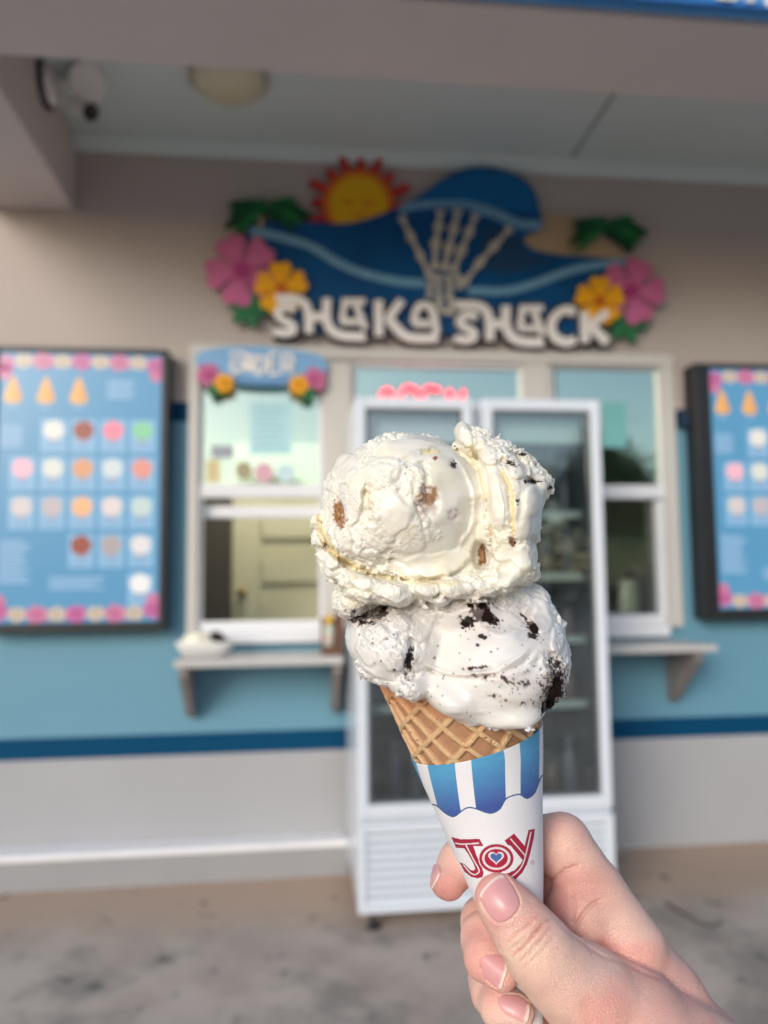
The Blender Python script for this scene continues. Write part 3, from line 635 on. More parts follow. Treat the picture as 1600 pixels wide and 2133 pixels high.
for q, st in enumerate(OL): joined_strokes('letter', [sub(*O_, s_) for s_ in st], 36*0.1875, -0.072-0.0008*q, -0.062, M_let, order)
leafy(447, 811, 17, -0.066, order); leafy(642, 820, 17, -0.066, order)
flower(433, 780, 24, M_pink, M_pinkc, -0.070, 0.3, order); flower(654, 790, 25, M_pink, M_pinkc, -0.070, 2.0, order)
flower(467, 797, 20, M_or, M_orc, -0.078, 0.6, order); flower(622, 801, 20, M_or, M_orc, -0.078, 2.6, order)

# ------------------------------------------------------------------ blue fascia sign over the porch
M_fb = mat('fascia_blue', (0.055, 0.28, 0.62), 0.35, 0.15, 5)
fas = thing('fascia_sign', 'bright blue fascia sign with white lettering on the porch beam, top right corner', 'sign', (2.2, ys0, zb+0.3))
fx0 = -0.6
box('sign_panel', np.array([fx0, ys0-0.02, zb+0.006]), np.array([XR, ys0+0.029, zb+0.62]), M_fb, fas, 0.012)
box('sign_rail', np.array([fx0, ys0-0.034, zb+0.002]), np.array([XR, ys0-0.021, zb+0.028]), mat('fascia_dark_blue', (0.02, 0.12, 0.36), 0.4), fas, 0.003)
def letters3(strset, x0, z0, h, Y, m, par, gl):
    x = x0
    for ch in strset:
        if ch == ' ': x += h*0.5; continue
        st = gl[ch]; V = []; Fc = []
        for q, s_ in enumerate(st):
            pts = ribbon_poly([(a*h, b*h) for a, b in s_], 0.17*h); n = len(pts); o = len(V); hh = n//2
            V += [(x+a, Y-0.0008*q, z0+b) for a, b in pts]+[(x+a, Y+0.012, z0+b) for a, b in pts]
            for a in range(hh-1): f = (o+a, o+a+1, o+n-2-a, o+n-1-a); Fc.append(f); Fc.append(tuple(v+n for v in reversed(f)))
            for a in range(n): b = (a+1) % n; Fc.append((o+a, o+a+n, o+b+n, o+b))
        me = pym('letter', V, Fc); bm = bmesh.new(); bm.from_mesh(me); bmesh.ops.recalc_face_normals(bm, faces=bm.faces[:]); bm.to_mesh(me); bm.free()
        link('letter', me, m, par); x += h*0.82
GL = {'S': [[(.55, .88), (.3, .95), (.08, .75), (.3, .52), (.55, .28), (.3, .06), (.04, .12)]], 'H': [[(.08, 0), (.08, 1)], [(.55, 0), (.55, 1)], [(.08, .5), (.55, .5)]],
      'A': [[(.02, 0), (.32, 1)], [(.32, 1), (.62, 0)], [(.14, .35), (.5, .35)]], 'C': [[(.58, .85), (.3, .96), (.08, .7), (.08, .3), (.3, .05), (.58, .14)]], 'K': [[(.08, 0), (.08, 1)], [(.55, 1), (.12, .5)], [(.12, .5), (.58, 0)]]}
lx = at(1494, 4, ys0-0.04)[0]; lz = at(1550, 6, ys0-0.04)[2]
letters3('SHACK', lx, lz, 0.13, ys0-0.034, M_let, fas, GL)

# ------------------------------------------------------------------ ceiling lamp (off) and security light
cl = atz(476, 158, zc)
lampo = thing('ceiling_light', 'round cream glass ceiling light on the porch ceiling, switched off', 'ceiling light', tuple(cl))
rl = abs(atz(560, 165, zc)[0]-atz(393, 150, zc)[0])*0.5
lathe('dome', [(rl*0.93, -0.02), (rl*0.9, -0.04), (rl*0.72, -0.062), (rl*0.4, -0.075), (0.0, -0.08)], cl, mat('cream_glass', (0.62, 0.58, 0.40), 0.3, 0.04, 10), lampo, 28)
lathe('base_ring', [(0.0, -0.001), (rl, -0.001), (rl, -0.022), (rl*0.93, -0.026)], cl, mat('lamp_ring', (0.40, 0.38, 0.33), 0.5), lampo, 28)
M_sec = mat('security_white', (0.82, 0.79, 0.77), 0.4, 0.05, 20)
sp = at(88, 178, 0.0); xface = xs1
def onface(x, y):                       # point on the right face of the side beam (X = xface)
    r = ray(x, y); return CP+r*((xface-CP[0])/r[0])
s0 = onface(92, 172)
sec = thing('security_light', 'white twin-head security light with a black lens on the side beam, upper left', 'security light', tuple(s0))
def aim_lathe(nm, prof, c, d, m, par, seg=18):
    d = Vector(d).normalized(); q = d.to_track_quat('Z', 'Y'); V = []; Fc = []; n = len(prof)
    for r, z in prof:
        for k in range(seg):
            th = 2*math.pi*k/seg; V.append(Vector(c)+q @ Vector((r*math.cos(th), r*math.sin(th), z)))
    for i in range(n-1):
        for k in range(seg): k2 = (k+1) % seg; Fc.append((i*seg+k, i*seg+k2, (i+1)*seg+k2, (i+1)*seg+k))
    return link(nm, pym(nm, V, Fc, True), m, par)
aim_lathe('gasket', [(0, 0.001), (0.105, 0.001), (0.105, 0.022), (0, 0.022)], s0, (1, 0, 0), M_black, sec)
aim_lathe('base', [(0.09, 0.023), (0.09, 0.03), (0.07, 0.05), (0.03, 0.06), (0, 0.06)], s0, (1, 0, 0), M_sec, sec)
dpx = abs(at(100, 178, s0[1])[0]-at(101, 178, s0[1])[0])
def sp_(x, y, dY=0.0): return at(x, y, s0[1]+dY)
p_h1 = sp_(168, 168, -0.02); p_h2 = sp_(176, 226, -0.05)
tube('arm', [s0+np.array([0.04, 0, 0]), (s0+p_h1)/2+np.array([0, 0, -0.01]), p_h1], 0.017, M_sec, sec)
tube('arm', [s0+np.array([0.04, 0, -0.02]), sp_(120, 205, 0.0), sp_(150, 212, -0.02), p_h2], 0.014, M_sec, sec)
d1 = Vector(sp_(150, 120)-sp_(190, 190)).normalized(); d1 = Vector((0.35, -0.5, 0.25))
aim_lathe('lamp_head', [(0, -0.07), (0.034, -0.068), (0.05, -0.035), (0.076, 0.05), (0.078, 0.07), (0.066, 0.072), (0, 0.058)], p_h1, (0.55, -0.55, -0.35), M_sec, sec)
h2 = aim_lathe('sensor_head', [(0, -0.06), (0.03, -0.058), (0.036, -0.04), (0.036, 0.04), (0.038, 0.05)], p_h2, (0.62, -0.45, -0.55), M_sec, sec)
aim_lathe('lens', [(0, 0.046), (0.03, 0.047), (0.036, 0.051)], p_h2, (0.62, -0.45, -0.55), mat('black_lens', (0.005, 0.006, 0.006), 0.15), h2)

# ------------------------------------------------------------------ glass door fridge
FY = -0.73
M_fw = mat('fridge_white', (0.66, 0.70, 0.76), 0.28, 0.02, 3, coat=0.3)
M_fg = mat('fridge_gap', (0.22, 0.23, 0.25), 0.5); M_fi = mat('fridge_interior', (0.15, 0.16, 0.18), 0.5, 0.1, 3)
fx0, fx1 = at(743, 1300, FY)[0], at(1266, 1300, FY)[0]; fzt = at(1000, 829, FY)[2]; fzb = at(850, 1900, FY)[2]; fzd = at(850, 1704, FY)[2]
fr = thing('glass_door_fridge', 'tall white two door glass fridge standing under the middle window', 'fridge', ((fx0+fx1)/2, FY+0.35, 0))
FB = -0.09; th = 0.035
cab = multibox('cabinet', [((fx0, FY+0.062, fzd), (fx0+th, FB, fzt)), ((fx1-th, FY+0.062, fzd), (fx1, FB, fzt)), ((fx0+th+.0005, FY+0.062, fzt-0.05), (fx1-th-.0005, FB, fzt)), ((fx0, FY+0.030, fzb), (fx1, FB, fzd-0.001))], M_fw, fr, 0.005)
multibox('liner', [((fx0+th+.001, FB-0.03, fzd+.001), (fx1-th-.001, FB-.001, fzt-0.051)), ((fx0+th+.001, FY+0.07, fzd+.001), (fx0+th+.006, FB-.031, fzt-0.051)), ((fx1-th-.006, FY+0.07, fzd+.001), (fx1-th-.001, FB-.031, fzt-0.051)), ((fx0+th+.007, FY+0.07, fzd+.001), (fx1-th-.007, FB-.031, fzd+.012))], M_fi, fr)
zg0, zg1 = at(1000, 1668, FY)[2], at(1000, 852, FY)[2]; zd0 = at(1000, 1697, FY)[2]
xm0, xm1 = at(993, 1250, FY)[0], at(1014, 1250, FY)[0]
box('centre_post', np.array([xm0-.02, FY+0.072, fzd+.013]), np.array([xm1+.02, FY+0.10, fzt-0.052]), M_fw, fr)
for lab_, a, b in (('left door', fx0, xm0), ('right door', xm1, fx1)):
    dr = bpy.data.objects.new('door', None); COL.objects.link(dr); dr.parent = fr; dr.location = Vector(((a+b)/2, FY, (zd0+fzt)/2))-wloc(fr)
    fw = 0.042
    multibox('door_frame', [((a, FY, zd0), (a+fw, FY+0.055, fzt)), ((b-fw, FY, zd0), (b, FY+0.055, fzt)), ((a+fw-.001, FY+.0005, fzt-0.047), (b-fw+.001, FY+0.0545, fzt)), ((a+fw-.001, FY+.0005, zd0), (b-fw+.001, FY+0.0545, zg0))], M_fw, dr, 0.006)
    multibox('gasket', [((a+fw, FY+0.012, zg0), (a+fw+.012, FY+.05, zg1)), ((b-fw-.012, FY+0.012, zg0), (b-fw, FY+.05, zg1)), ((a+fw+.0125, FY+.0125, zg1-.012), (b-fw-.0125, FY+.0495, zg1+.002)), ((a+fw+.0125, FY+.0125, zg0), (b-fw-.0125, FY+.0495, zg0+.01))], mat('door_gasket', (0.10, 0.11, 0.12), 0.6), dr)
    box('door_glass', np.array([a+fw+.013, FY+0.02, zg0+.011]), np.array([b-fw-.013, FY+0.026, zg1-.013]), M_clear, dr)
lp = bpy.data.objects.new('lower_panel', None); COL.objects.link(lp); lp.parent = fr; lp.location = Vector(((fx0+fx1)/2, FY, (fzb+fzd)/2))-wloc(fr)
zp1 = at(900, 1712, FY)[2]
multibox('panel_border', [((fx0, FY-.002, fzb), (fx0+.03, FY+.029, zp1)), ((fx1-.03, FY-.002, fzb), (fx1, FY+.029, zp1)), ((fx0+.0305, FY-.0015, fzb), (fx1-.0305, FY+.029, fzb+.03)), ((fx0+.0305, FY-.0015, zp1-.035), (fx1-.0305, FY+.029, zp1))], M_fw, lp, 0.003); box('grille_recess', np.array([fx0+.031, FY+.022, fzb+.031]), np.array([fx1-.031, FY+.028, zp1-.036]), M_fg, lp)
ns = 8; hs = (zp1-.035-fzb-.03)/ns
for k in range(ns):
    z0_ = fzb+.03+k*hs
    V = [(fx0+.031, FY+.001, z0_+.003), (fx1-.031, FY+.001, z0_+.003), (fx1-.031, FY+.0105, z0_+hs*.72), (fx0+.031, FY+.0105, z0_+hs*.72), (fx0+.031, FY+.0112, z0_+.003), (fx1-.031, FY+.0112, z0_+.003)]
    link('slat', pym('slat', V, [(0, 1, 2, 3), (0, 4, 5, 1), (4, 3, 2, 5), (0, 3, 4), (1, 5, 2)]), M_fw, lp)
for x in (fx0+0.06, fx1-0.06):
    for y in (FY+0.06, FB-0.08):
        lathe('foot', [(0, 0.001), (0.028, 0.001), (0.028, 0.012), (0.012, 0.016), (0.012, fzb-.001), (0, fzb-.001)], (x, y, 0), M_black, fr, 12)
# wire shelves and what stands on them
YS = FY+0.13
M_sh = mat('shelf_wire', (0.55, 0.62, 0.61), 0.4)
M_b = [mat('bottle_dark', (0.09, 0.10, 0.14), 0.3, 0.3, 30), mat('bottle_slate', (0.20, 0.21, 0.27), 0.35, 0.3, 30), mat('bottle_brown', (0.16, 0.11, 0.10), 0.3, 0.3, 30)]
M_cap = mat('bottle_cap', (0.30, 0.31, 0.36), 0.4)
zsh = [at(1150, y, YS)[2] for y in (1072, 1202, 1333, 1468)]
shelfz = []
for za_ in zsh:
    for a, b in ((fx0+th+.012, xm0-.004), (xm1+.004, fx1-th-.012)):
        s_ = multibox('shelf', [((a, YS, za_-.014), (b, YS+.008, za_+.016)), ((a, FB-.05, za_-.012), (b, FB-.044, za_-.002))]+[((x, YS+.009, za_-.008), (x+.004, FB-.051, za_-.004)) for x in np.linspace(a+.004, b-.01, 15)], M_sh, fr)
        shelfz.append((za_, a, b))
for a, b in ((fx0+th+.012, xm0-.004), (xm1+.004, fx1-th-.012)): shelfz.append((fzd+.013, a, b))
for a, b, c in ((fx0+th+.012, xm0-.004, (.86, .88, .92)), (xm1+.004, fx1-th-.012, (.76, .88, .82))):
    box('header_panel', np.array([a, FY+.10, at(1000, 922, FY+.1)[2]]), np.array([b, FY+.108, fzt-.056]), mat('header_'+str(int(c[0]*100)), c, .4, .1, 5), fr)  # added panels; their pale colour stands in for light at the fridge top
protos = {}
RB = random.Random(11)
def bottle(x, y, z, kind, side, row):
    r = 0.031
    if kind not in protos:
        t = thing('drink_bottle', '', 'bottle', (0, 0, 0))
        if kind == 2: prof = [(0, 0), (r*1.02, 0), (r*1.05, .006), (r*1.05, .115), (r*.8, .125), (0, .125)]
        else: prof = [(0, 0), (r*.95, 0), (r, .008), (r, .12), (r*.85, .14), (r*.4, .175), (r*.38, .20), (0, .20)]
        ob = lathe('body', prof, (0, 0, 0), M_b[kind], t, 12, (0, 0, 0))
        cp = lathe('cap', [(0, .201), (r*.46, .201), (r*.46, .218), (0, .218)] if kind != 2 else [(r*.8, .1255), (r*.78, .129), (0, .129)], (0, 0, 0), M_cap, t, 10, (0, 0, 0))
        protos[kind] = t
        t['used'] = 0
    p = protos[kind]
    if p['used'] == 0: o = p; p['used'] = 1
    else:
        o = p.copy(); COL.objects.link(o)
        for ch in p.children: c = ch.copy(); COL.objects.link(c); c.parent = o
    o.location = (x, y, z+.001)
    o['group'] = 'drinks on the fridge shelves'
    o['label'] = ('tall dark drink bottle', 'tall slate coloured drink bottle', 'short brown drink jar')[kind]+' behind the glass of the '+side+' fridge door, '+row
ROW = ['top shelf', 'second shelf', 'third shelf', 'fourth shelf', 'bottom']
for si, (z, a, b) in enumerate(shelfz):
    n = 5; side = 'left' if si % 2 == 0 else 'right'
    for k in range(n):
        if RB.random() < 0.14: continue
        bottle(a+(b-a)*(k+.5)/n, YS+0.06+RB.uniform(0, .05), z, RB.choice([0, 0, 1, 2, 1]), side, ROW[si//2])
# thin dark mark on the concrete, built as a slim tube
cr_pts = [atz(x, y, 0.004) for x, y in ((1386, 1880), (1420, 1902), (1452, 1921), (1482, 1930), (1506, 1921))]
tag(tube('stick', cr_pts, [.004, .006, .006, .005, .003], mat('dark_stick', (0.07, 0.06, 0.05), 0.8), None, 6), 'thin dark stick lying on the concrete right of the hand', 'stick')
# tall trees across the street, mirrored in the panes
def tree(x, y, h, seed):
    R_ = np.random.default_rng(seed)
    t = thing('tree', ['smallest round-topped tree','low broad tree','slim tree','dense tree','wide tree','tallest tree','tall tree','end tree'][seed]+' across the street behind the viewer, mirrored in the panes', 'tree', (x, y, 0), 'trees across the street')
    tube('trunk', [(x, y, 0), (x+.1, y, h*.3), (x-.1, y+.1, h*.7)], [.22, .16, .05], mat('bark', (0.10, 0.08, 0.06), .9, .3, 10), t)
    N = 16000; c = R_.normal(size=(28, 3)); c /= np.linalg.norm(c, axis=1)[:, None]; c = c*R_.uniform(.3, 1, (28, 1))*np.array([h*.28, h*.28, h*.3])+np.array([x, y, h*.66])
    q = c[R_.integers(0, 28, N)]+R_.normal(size=(N, 3))*h*.075
    a = R_.normal(size=(N, 3)); a /= np.linalg.norm(a, axis=1)[:, None]; b = np.cross(a, R_.normal(size=(N, 3))); b /= np.linalg.norm(b, axis=1)[:, None]; s_ = .13
    V = np.stack([q-a*s_, q-b*s_*.6, q+a*s_, q+b*s_*.6], 1).reshape(-1, 3)
    link('crown', npmesh('crown', V, np.arange(4*N).reshape(N, 4), False), mat('foliage', (0.06, 0.09, 0.03), .7, .4, 2), t)
def added_hedge():  # leafy bank out of view, added to darken the bright horizon in the panes
    R_ = np.random.default_rng(5); N = 22000
    q = np.stack([R_.uniform(-22, 34, N), R_.uniform(-27.0, -25.8, N), R_.uniform(0, 3.0, N)], 1); q[:, 2] *= 1+.12*np.sin(q[:, 0]*1.3)
    a = R_.normal(size=(N, 3)); a /= np.linalg.norm(a, axis=1)[:, None]; b = np.cross(a, R_.normal(size=(N, 3))); b /= np.linalg.norm(b, axis=1)[:, None]
    V = np.stack([q-a*.11, q-b*.09, q+a*.11, q+b*.09], 1).reshape(-1, 3)
    tag(link('hedge', npmesh('hedge', V, np.arange(4*N).reshape(N, 4), False), MATS['foliage']), 'long clipped hedge across the street behind the viewer, mirrored in the glass', 'hedge')
for k, (x, y, h) in enumerate(((-13, -32, 5.6), (-7, -30, 5.0), (-1.0, -31, 5.8), (4, -30, 6.8), (9, -31, 6.4), (14, -30, 7.6), (20, -29, 7.0), (26, -28, 6.5))): tree(x, y, h, k)

added_hedge()

# ------------------------------------------------------------------ implicit modelling of soft things
def _lat(seed):
    r = np.random.default_rng(seed); p = r.permutation(256).astype(np.int32); return np.concatenate([p, p]), (r.random(256)*2-1).astype(np.float32)
_P, _G = _lat(9)
def vnoise(P):
    """value noise, P (N,3) -> about -1..1"""
    I = np.floor(P).astype(np.int32); f = (P-I).astype(np.float32); f = f*f*(3-2*f); I &= 255
    def g(a, b, c): return _G[_P[_P[_P[(I[:, 0]+a) & 255]+((I[:, 1]+b) & 255)]+((I[:, 2]+c) & 255)]]
    x0 = g(0, 0, 0)*(1-f[:, 0])+g(1, 0, 0)*f[:, 0]; x1 = g(0, 1, 0)*(1-f[:, 0])+g(1, 1, 0)*f[:, 0]
    x2 = g(0, 0, 1)*(1-f[:, 0])+g(1, 0, 1)*f[:, 0]; x3 = g(0, 1, 1)*(1-f[:, 0])+g(1, 1, 1)*f[:, 0]
    y0 = x0*(1-f[:, 1])+x1*f[:, 1]; y1 = x2*(1-f[:, 1])+x3*f[:, 1]
    return y0*(1-f[:, 2])+y1*f[:, 2]
def fbm(P, s, o=3, off=0.0):
    v = 0; a = 1.0; t = 0
    for i in range(o): v = v+a*vnoise(P*s+off+i*17.3); t += a; a *= 0.5; s *= 2.03
    return v/t
ZC = 260.0                              # mm from the eye to the axis of the cone
def L3(px, py, dz):                     # photo pixel + depth offset (mm) -> local mm (right, up, away)
    z = ZC+dz; return np.array([(px-CX)*z/F, -(py-CY)*z/F, z])
def toworld(V): V = np.asarray(V, float)/1000.0; return CP+V[:, :1]*CR+V[:, 1:2]*CU+V[:, 2:3]*CF
class Field:
    def __init__(s, lo, hi, h):
        s.lo = np.array(lo, float); s.h = h; s.n = np.ceil((np.array(hi)-s.lo)/h).astype(int)+1
        s.D = np.full(s.n, 12.0, np.float32); s.ax = [(s.lo[i]+h*np.arange(s.n[i])).astype(np.float32) for i in range(3)]
    def sub(s, lo, hi):
        a = np.clip(np.floor((np.array(lo)-s.lo)/s.h).astype(int), 0, s.n-1); b = np.clip(np.ceil((np.array(hi)-s.lo)/s.h).astype(int)+1, 1, s.n)
        return tuple(slice(a[i], b[i]) for i in range(3))
    def grid(s, sl): return s.ax[0][sl[0]][:, None, None], s.ax[1][sl[1]][None, :, None], s.ax[2][sl[2]][None, None, :]
    def put(s, sl, d, k, target=None):
        T = s.D if target is None else target
        o = T[sl]
        if k > 0: h = np.clip(0.5+0.5*(o-d)/k, 0, 1); T[sl] = o*(1-h)+d*h-k*h*(1-h)
        else: T[sl] = np.minimum(o, d)
    def ell(s, c, r, ang=0.0, k=2.0, target=None, tilt=0.0):
        c = np.array(c); m = max(r)+7; sl = s.sub(c-m, c+m); x, y, z = s.grid(sl); x = x-c[0]; y = y-c[1]; z = z-c[2]
        a = math.radians(-ang); X = x*math.cos(a)+y*math.sin(a); Y = -x*math.sin(a)+y*math.cos(a)
        k0 = np.sqrt((X/r[0])**2+(Y/r[1])**2+(z/r[2])**2)+1e-6; k1 = np.sqrt((X/r[0]**2)**2+(Y/r[1]**2)**2+(z/r[2]**2)**2)+1e-6
        s.put(sl, (k0*(k0-1)/k1).astype(np.float32), k, target)
    def cap(s, a, b, ra, rb, k=2.0, target=None):
        a = np.array(a); b = np.array(b); m = max(ra, rb)+7; sl = s.sub(np.minimum(a, b)-m, np.maximum(a, b)+m); x, y, z = s.grid(sl)
        d = b-a; L = d @ d; t = np.clip(((x-a[0])*d[0]+(y-a[1])*d[1]+(z-a[2])*d[2])/L, 0, 1)
        q = np.sqrt((x-a[0]-t*d[0])**2+(y-a[1]-t*d[1])**2+(z-a[2]-t*d[2])**2)-(ra+(rb-ra)*t)
        s.put(sl, q.astype(np.float32), k, target)
    def band(s, w):
        idx = np.nonzero(np.abs(s.D) < w); P = np.stack([s.ax[i][idx[i]] for i in range(3)], 1); return idx, P
    def nets(s):
        D_ = s.D; S = D_ < 0; c = 0
        m = np.zeros(np.array(D_.shape)-1, np.int8)
        for a in (0, 1):
            for b in (0, 1):
                for e in (0, 1): m += S[a:S.shape[0]-1+a, b:S.shape[1]-1+b, e:S.shape[2]-1+e]
        ci = np.stack(np.nonzero((m > 0) & (m < 8)), 1); N = len(ci); del m
        cor = {}
        for a in (0, 1):
            for b in (0, 1):
                for e in (0, 1): cor[(a, b, e)] = D_[ci[:, 0]+a, ci[:, 1]+b, ci[:, 2]+e]
        acc = np.zeros((N, 3)); cnt = np.zeros(N)
        for ax in range(3):
            o = [i for i in range(3) if i != ax]
            for p in (0, 1):
                for q in (0, 1):
                    k0 = [0, 0, 0]; k1 = [0, 0, 0]; k0[o[0]] = k1[o[0]] = p; k0[o[1]] = k1[o[1]] = q; k1[ax] = 1
                    v0 = cor[tuple(k0)]; v1 = cor[tuple(k1)]; x = (v0 < 0) != (v1 < 0); t = np.where(x, v0/np.where(x, v0-v1, 1), 0)
                    pt = np.zeros((N, 3)); pt[:] = k0; pt[:, ax] = t; acc += pt*x[:, None]; cnt += x
        V = s.lo+(ci+acc/cnt[:, None])*s.h
        idm = np.full(np.array(D_.shape)-1, -1, np.int32); idm[ci[:, 0], ci[:, 1], ci[:, 2]] = np.arange(N)
        Q = []
        for ax in range(3):
            o = [(ax+1) % 3, (ax+2) % 3]
            sl0 = [slice(1, -1)]*3; sl1 = [slice(1, -1)]*3; sl0[ax] = slice(0, -1); sl1[ax] = slice(1, None)
            A = S[tuple(sl0)]; B = S[tuple(sl1)]; e = np.stack(np.nonzero(A != B), 1)
            if not len(e): continue
            ins = A[e[:, 0], e[:, 1], e[:, 2]]; e = e.copy()
            for i in range(3):
                if i != ax: e[:, i] += 1
            def g(d0, d1): k = e.copy(); k[:, o[0]] -= d0; k[:, o[1]] -= d1; return idm[k[:, 0], k[:, 1], k[:, 2]]
            q = np.stack([g(1, 1), g(0, 1), g(0, 0), g(1, 0)], 1); q[~ins] = q[~ins][:, ::-1]; Q.append(q)
        return V, np.vstack(Q)
def topx(P): return CX+F*P[:, 0]/P[:, 2], CY-F*P[:, 1]/P[:, 2]
def dline(px, py, pts, n=6):
    """distance in pixels to a smooth polyline and parameter 0..1 along it"""
    Q = smooth_line(pts, n); best = np.full(px.shape, 1e9); par = np.zeros(px.shape); m = len(Q)-1
    for i in range(m):
        a, b = Q[i], Q[i+1]; d = b-a; t = np.clip(((px-a[0])*d[0]+(py-a[1])*d[1])/(d @ d+1e-9), 0, 1)
        r = (px-a[0]-t*d[0])**2+(py-a[1]-t*d[1])**2; u = r < best; best = np.where(u, r, best); par = np.where(u, (i+t)/m, par)
    return np.sqrt(best), par
def sblob(px, py, cx, cy, rx, ry, ang=0):
    a = math.radians(ang); x = px-cx; y = py-cy; X = x*math.cos(a)+y*math.sin(a); Y = -x*math.sin(a)+y*math.cos(a); return np.sqrt((X/rx)**2+(Y/ry)**2)
def sstep(a, b, x): t = np.clip((x-a)/(b-a), 0, 1); return t*t*(3-2*t)
def inpoly(px, py, pts):
    c = np.zeros(px.shape, bool); n = len(pts)
    for i in range(n):
        x0, y0 = pts[i]; x1, y1 = pts[(i+1) % n]
        if y0 == y1: continue
        k = ((y0 > py) != (y1 > py)) & (px < (x1-x0)*(py-y0)/(y1-y0)+x0); c ^= k
    return c
def setcol(me, C, name='Col'):
    ca = me.color_attributes.new(name=name, type='FLOAT_COLOR', domain='POINT')
    ca.data.foreach_set('color', np.concatenate([C, np.ones((len(C), 1))], 1).astype(np.float32).ravel())
def vcmat(name, rough=0.5, sss=0.0, rad=(1, .5, .3), sc=0.003, spec=0.5, bump=0.0, bscale=2000, bdist=0.0002, kind='noise', coat=0.0, rnoise=0.0):
    m = bpy.data.materials.new(name); m.use_nodes = True; t = m.node_tree; b = t.nodes['Principled BSDF']; L = t.links.new
    a = t.nodes.new('ShaderNodeVertexColor'); a.layer_name = 'Col'; L(a.outputs[0], b.inputs['Base Color'])
    b.inputs['Roughness'].default_value = rough; b.inputs['Specular IOR Level'].default_value = spec; b.inputs['Coat Weight'].default_value = coat
    b.inputs['Subsurface Weight'].default_value = sss; b.inputs['Subsurface Radius'].default_value = rad; b.inputs['Subsurface Scale'].default_value = sc
    if bump:
        tc = t.nodes.new('ShaderNodeTexCoord'); n = t.nodes.new('ShaderNodeTexNoise' if kind == 'noise' else 'ShaderNodeTexVoronoi'); n.inputs['Scale'].default_value = bscale
        if kind == 'noise': n.inputs['Detail'].default_value = 4
        L(tc.outputs['Object'], n.inputs['Vector']); p = t.nodes.new('ShaderNodeBump'); p.inputs['Strength'].default_value = bump; p.inputs['Distance'].default_value = bdist
        L(n.outputs[0], p.inputs['Height']); L(p.outputs[0], b.inputs['Normal'])
    return m

# ------------------------------------------------------------------ cone axis (local mm)
APX = L3(1125, 2162, -1.0)
TOPP = L3(963, 1415, 1.5)               # centre of the mouth
AX = TOPP-APX; AL = np.linalg.norm(AX); AX = AX/AL
E1 = np.cross(AX, [0, 0, 1.0]); E1 /= np.linalg.norm(E1)      # to the right in the picture
if E1[0] < 0: E1 = -E1
E2 = np.cross(E1, AX)
if E2[2] > 0: E2 = -E2                  # towards the eye
TANA = 0.214
def cpt(th, s_, off=0.0):               # th = 0 faces the eye, positive to the right
    r = s_*TANA+off; return APX+AX*s_[..., None]+(E1*np.sin(th)[..., None]+E2*np.cos(th)[..., None])*r[..., None]
def conegrid(nt_, ns_, s0, s1, t0=-math.pi, t1=math.pi):
    th = np.linspace(t0, t1, nt_); s_ = np.linspace(s0, s1, ns_); return np.meshgrid(th, s_)
def gridquads(a, b):                    # a columns (theta), b rows (s)
    i = np.arange(b-1)[:, None]*a+np.arange(a-1)[None, :]; i = i.ravel(); return np.stack([i, i+1, i+a+1, i+a], 1)

treat = thing('ice_cream_cone', 'double scoop of pale ice cream in a waffle cone with a printed paper sleeve', 'ice cream cone', tuple(toworld(APX[None])[0]))

# --- waffle cone
NT, NS = 900, 440
TH, S_ = conegrid(NT, NS, AL*0.18, AL); S_ = AL*.18+(S_-AL*.18)*(1.015+.045*np.sin(-TH))
SA = math.sin(math.atan(TANA)); rho = S_/math.cos(math.atan(TANA)); psi = TH*SA
fx = rho*np.sin(psi); fy = rho*np.cos(psi)
def ridges(ang, pitch, ph):
    a = math.radians(ang); v = (fx*math.sin(a)+fy*math.cos(a))/pitch+ph; d = np.abs(v-np.round(v))*pitch; return d
W_ = S_*0
P0 = cpt(TH.ravel(), S_.ravel()); qx, qy = topx(P0)
wob = fbm(P0, 0.16, 2)*0.6
rB = ridges(-41.1, 9.4, 0)
_k = np.argmin(np.hypot(qx-857.5, qy-1490)+1e4*(np.abs(TH.ravel()) > 1.5)); _x, _y = fx.ravel()[_k], fy.ravel()[_k]
def _ph(ang, pitch): a = math.radians(ang); return -((_x*math.sin(a)+_y*math.cos(a))/pitch)
rA = ridges(48.9, 6.2, _ph(48.9, 6.2)); rB = ridges(-41.1, 9.4, _ph(-41.1, 9.4))
RI = np.maximum(1-sstep(.5, 1.4, rA), 1-sstep(.5, 1.4, rB)).ravel()
rimn = fbm(P0, 0.25, 2)
seam = sstep(0.0, 1.0, (TH.ravel()-(0.93+0.10*np.sin(S_.ravel()*0.25)+rimn*0.12))/0.06)*(TH.ravel() < 2.6)
smoothz = seam
RI = RI*(1-smoothz*0.85)
disp = RI*1.25-0.6+seam*1.2+fbm(P0, 0.5, 3)*0.22*(0.4+RI)
pit = np.clip(fbm(P0, 0.9, 2, 5)-0.42, 0, 1)*4*RI; disp = disp-pit*0.8
P1 = cpt(TH.ravel(), S_.ravel(), disp)
rag = sstep(0.97, 1.05, S_.ravel()/AL)*rimn*1.4
P1 = P1+AX*rag[:, None]
qx, qy = topx(P1)
cell = np.array(lin((174, 130, 98))); rid = np.array(lin((210, 174, 130))); deep = np.array(lin((150, 92, 52))); edge = np.array(lin((184, 116, 72)))
n1 = fbm(P0, 0.35, 3, 3.0); n2 = fbm(P0, 1.6, 2, 8.0)
C = cell*(1-RI[:, None])+rid*RI[:, None]; C = C*(1+0.14*n1[:, None]+0.10*n2[:, None])
C = C+(deep-C)*np.clip(pit, 0, 1)[:, None]*0.6
be = np.exp(-((TH.ravel()-(0.93+0.10*np.sin(S_.ravel()*0.25)+rimn*0.12))/0.05)**2); C = C+(edge*0.75-C)*be[:, None]*0.6
te = sstep(0.94, 1.03, S_.ravel()/AL); C = C+(edge-C)*te[:, None]*0.6
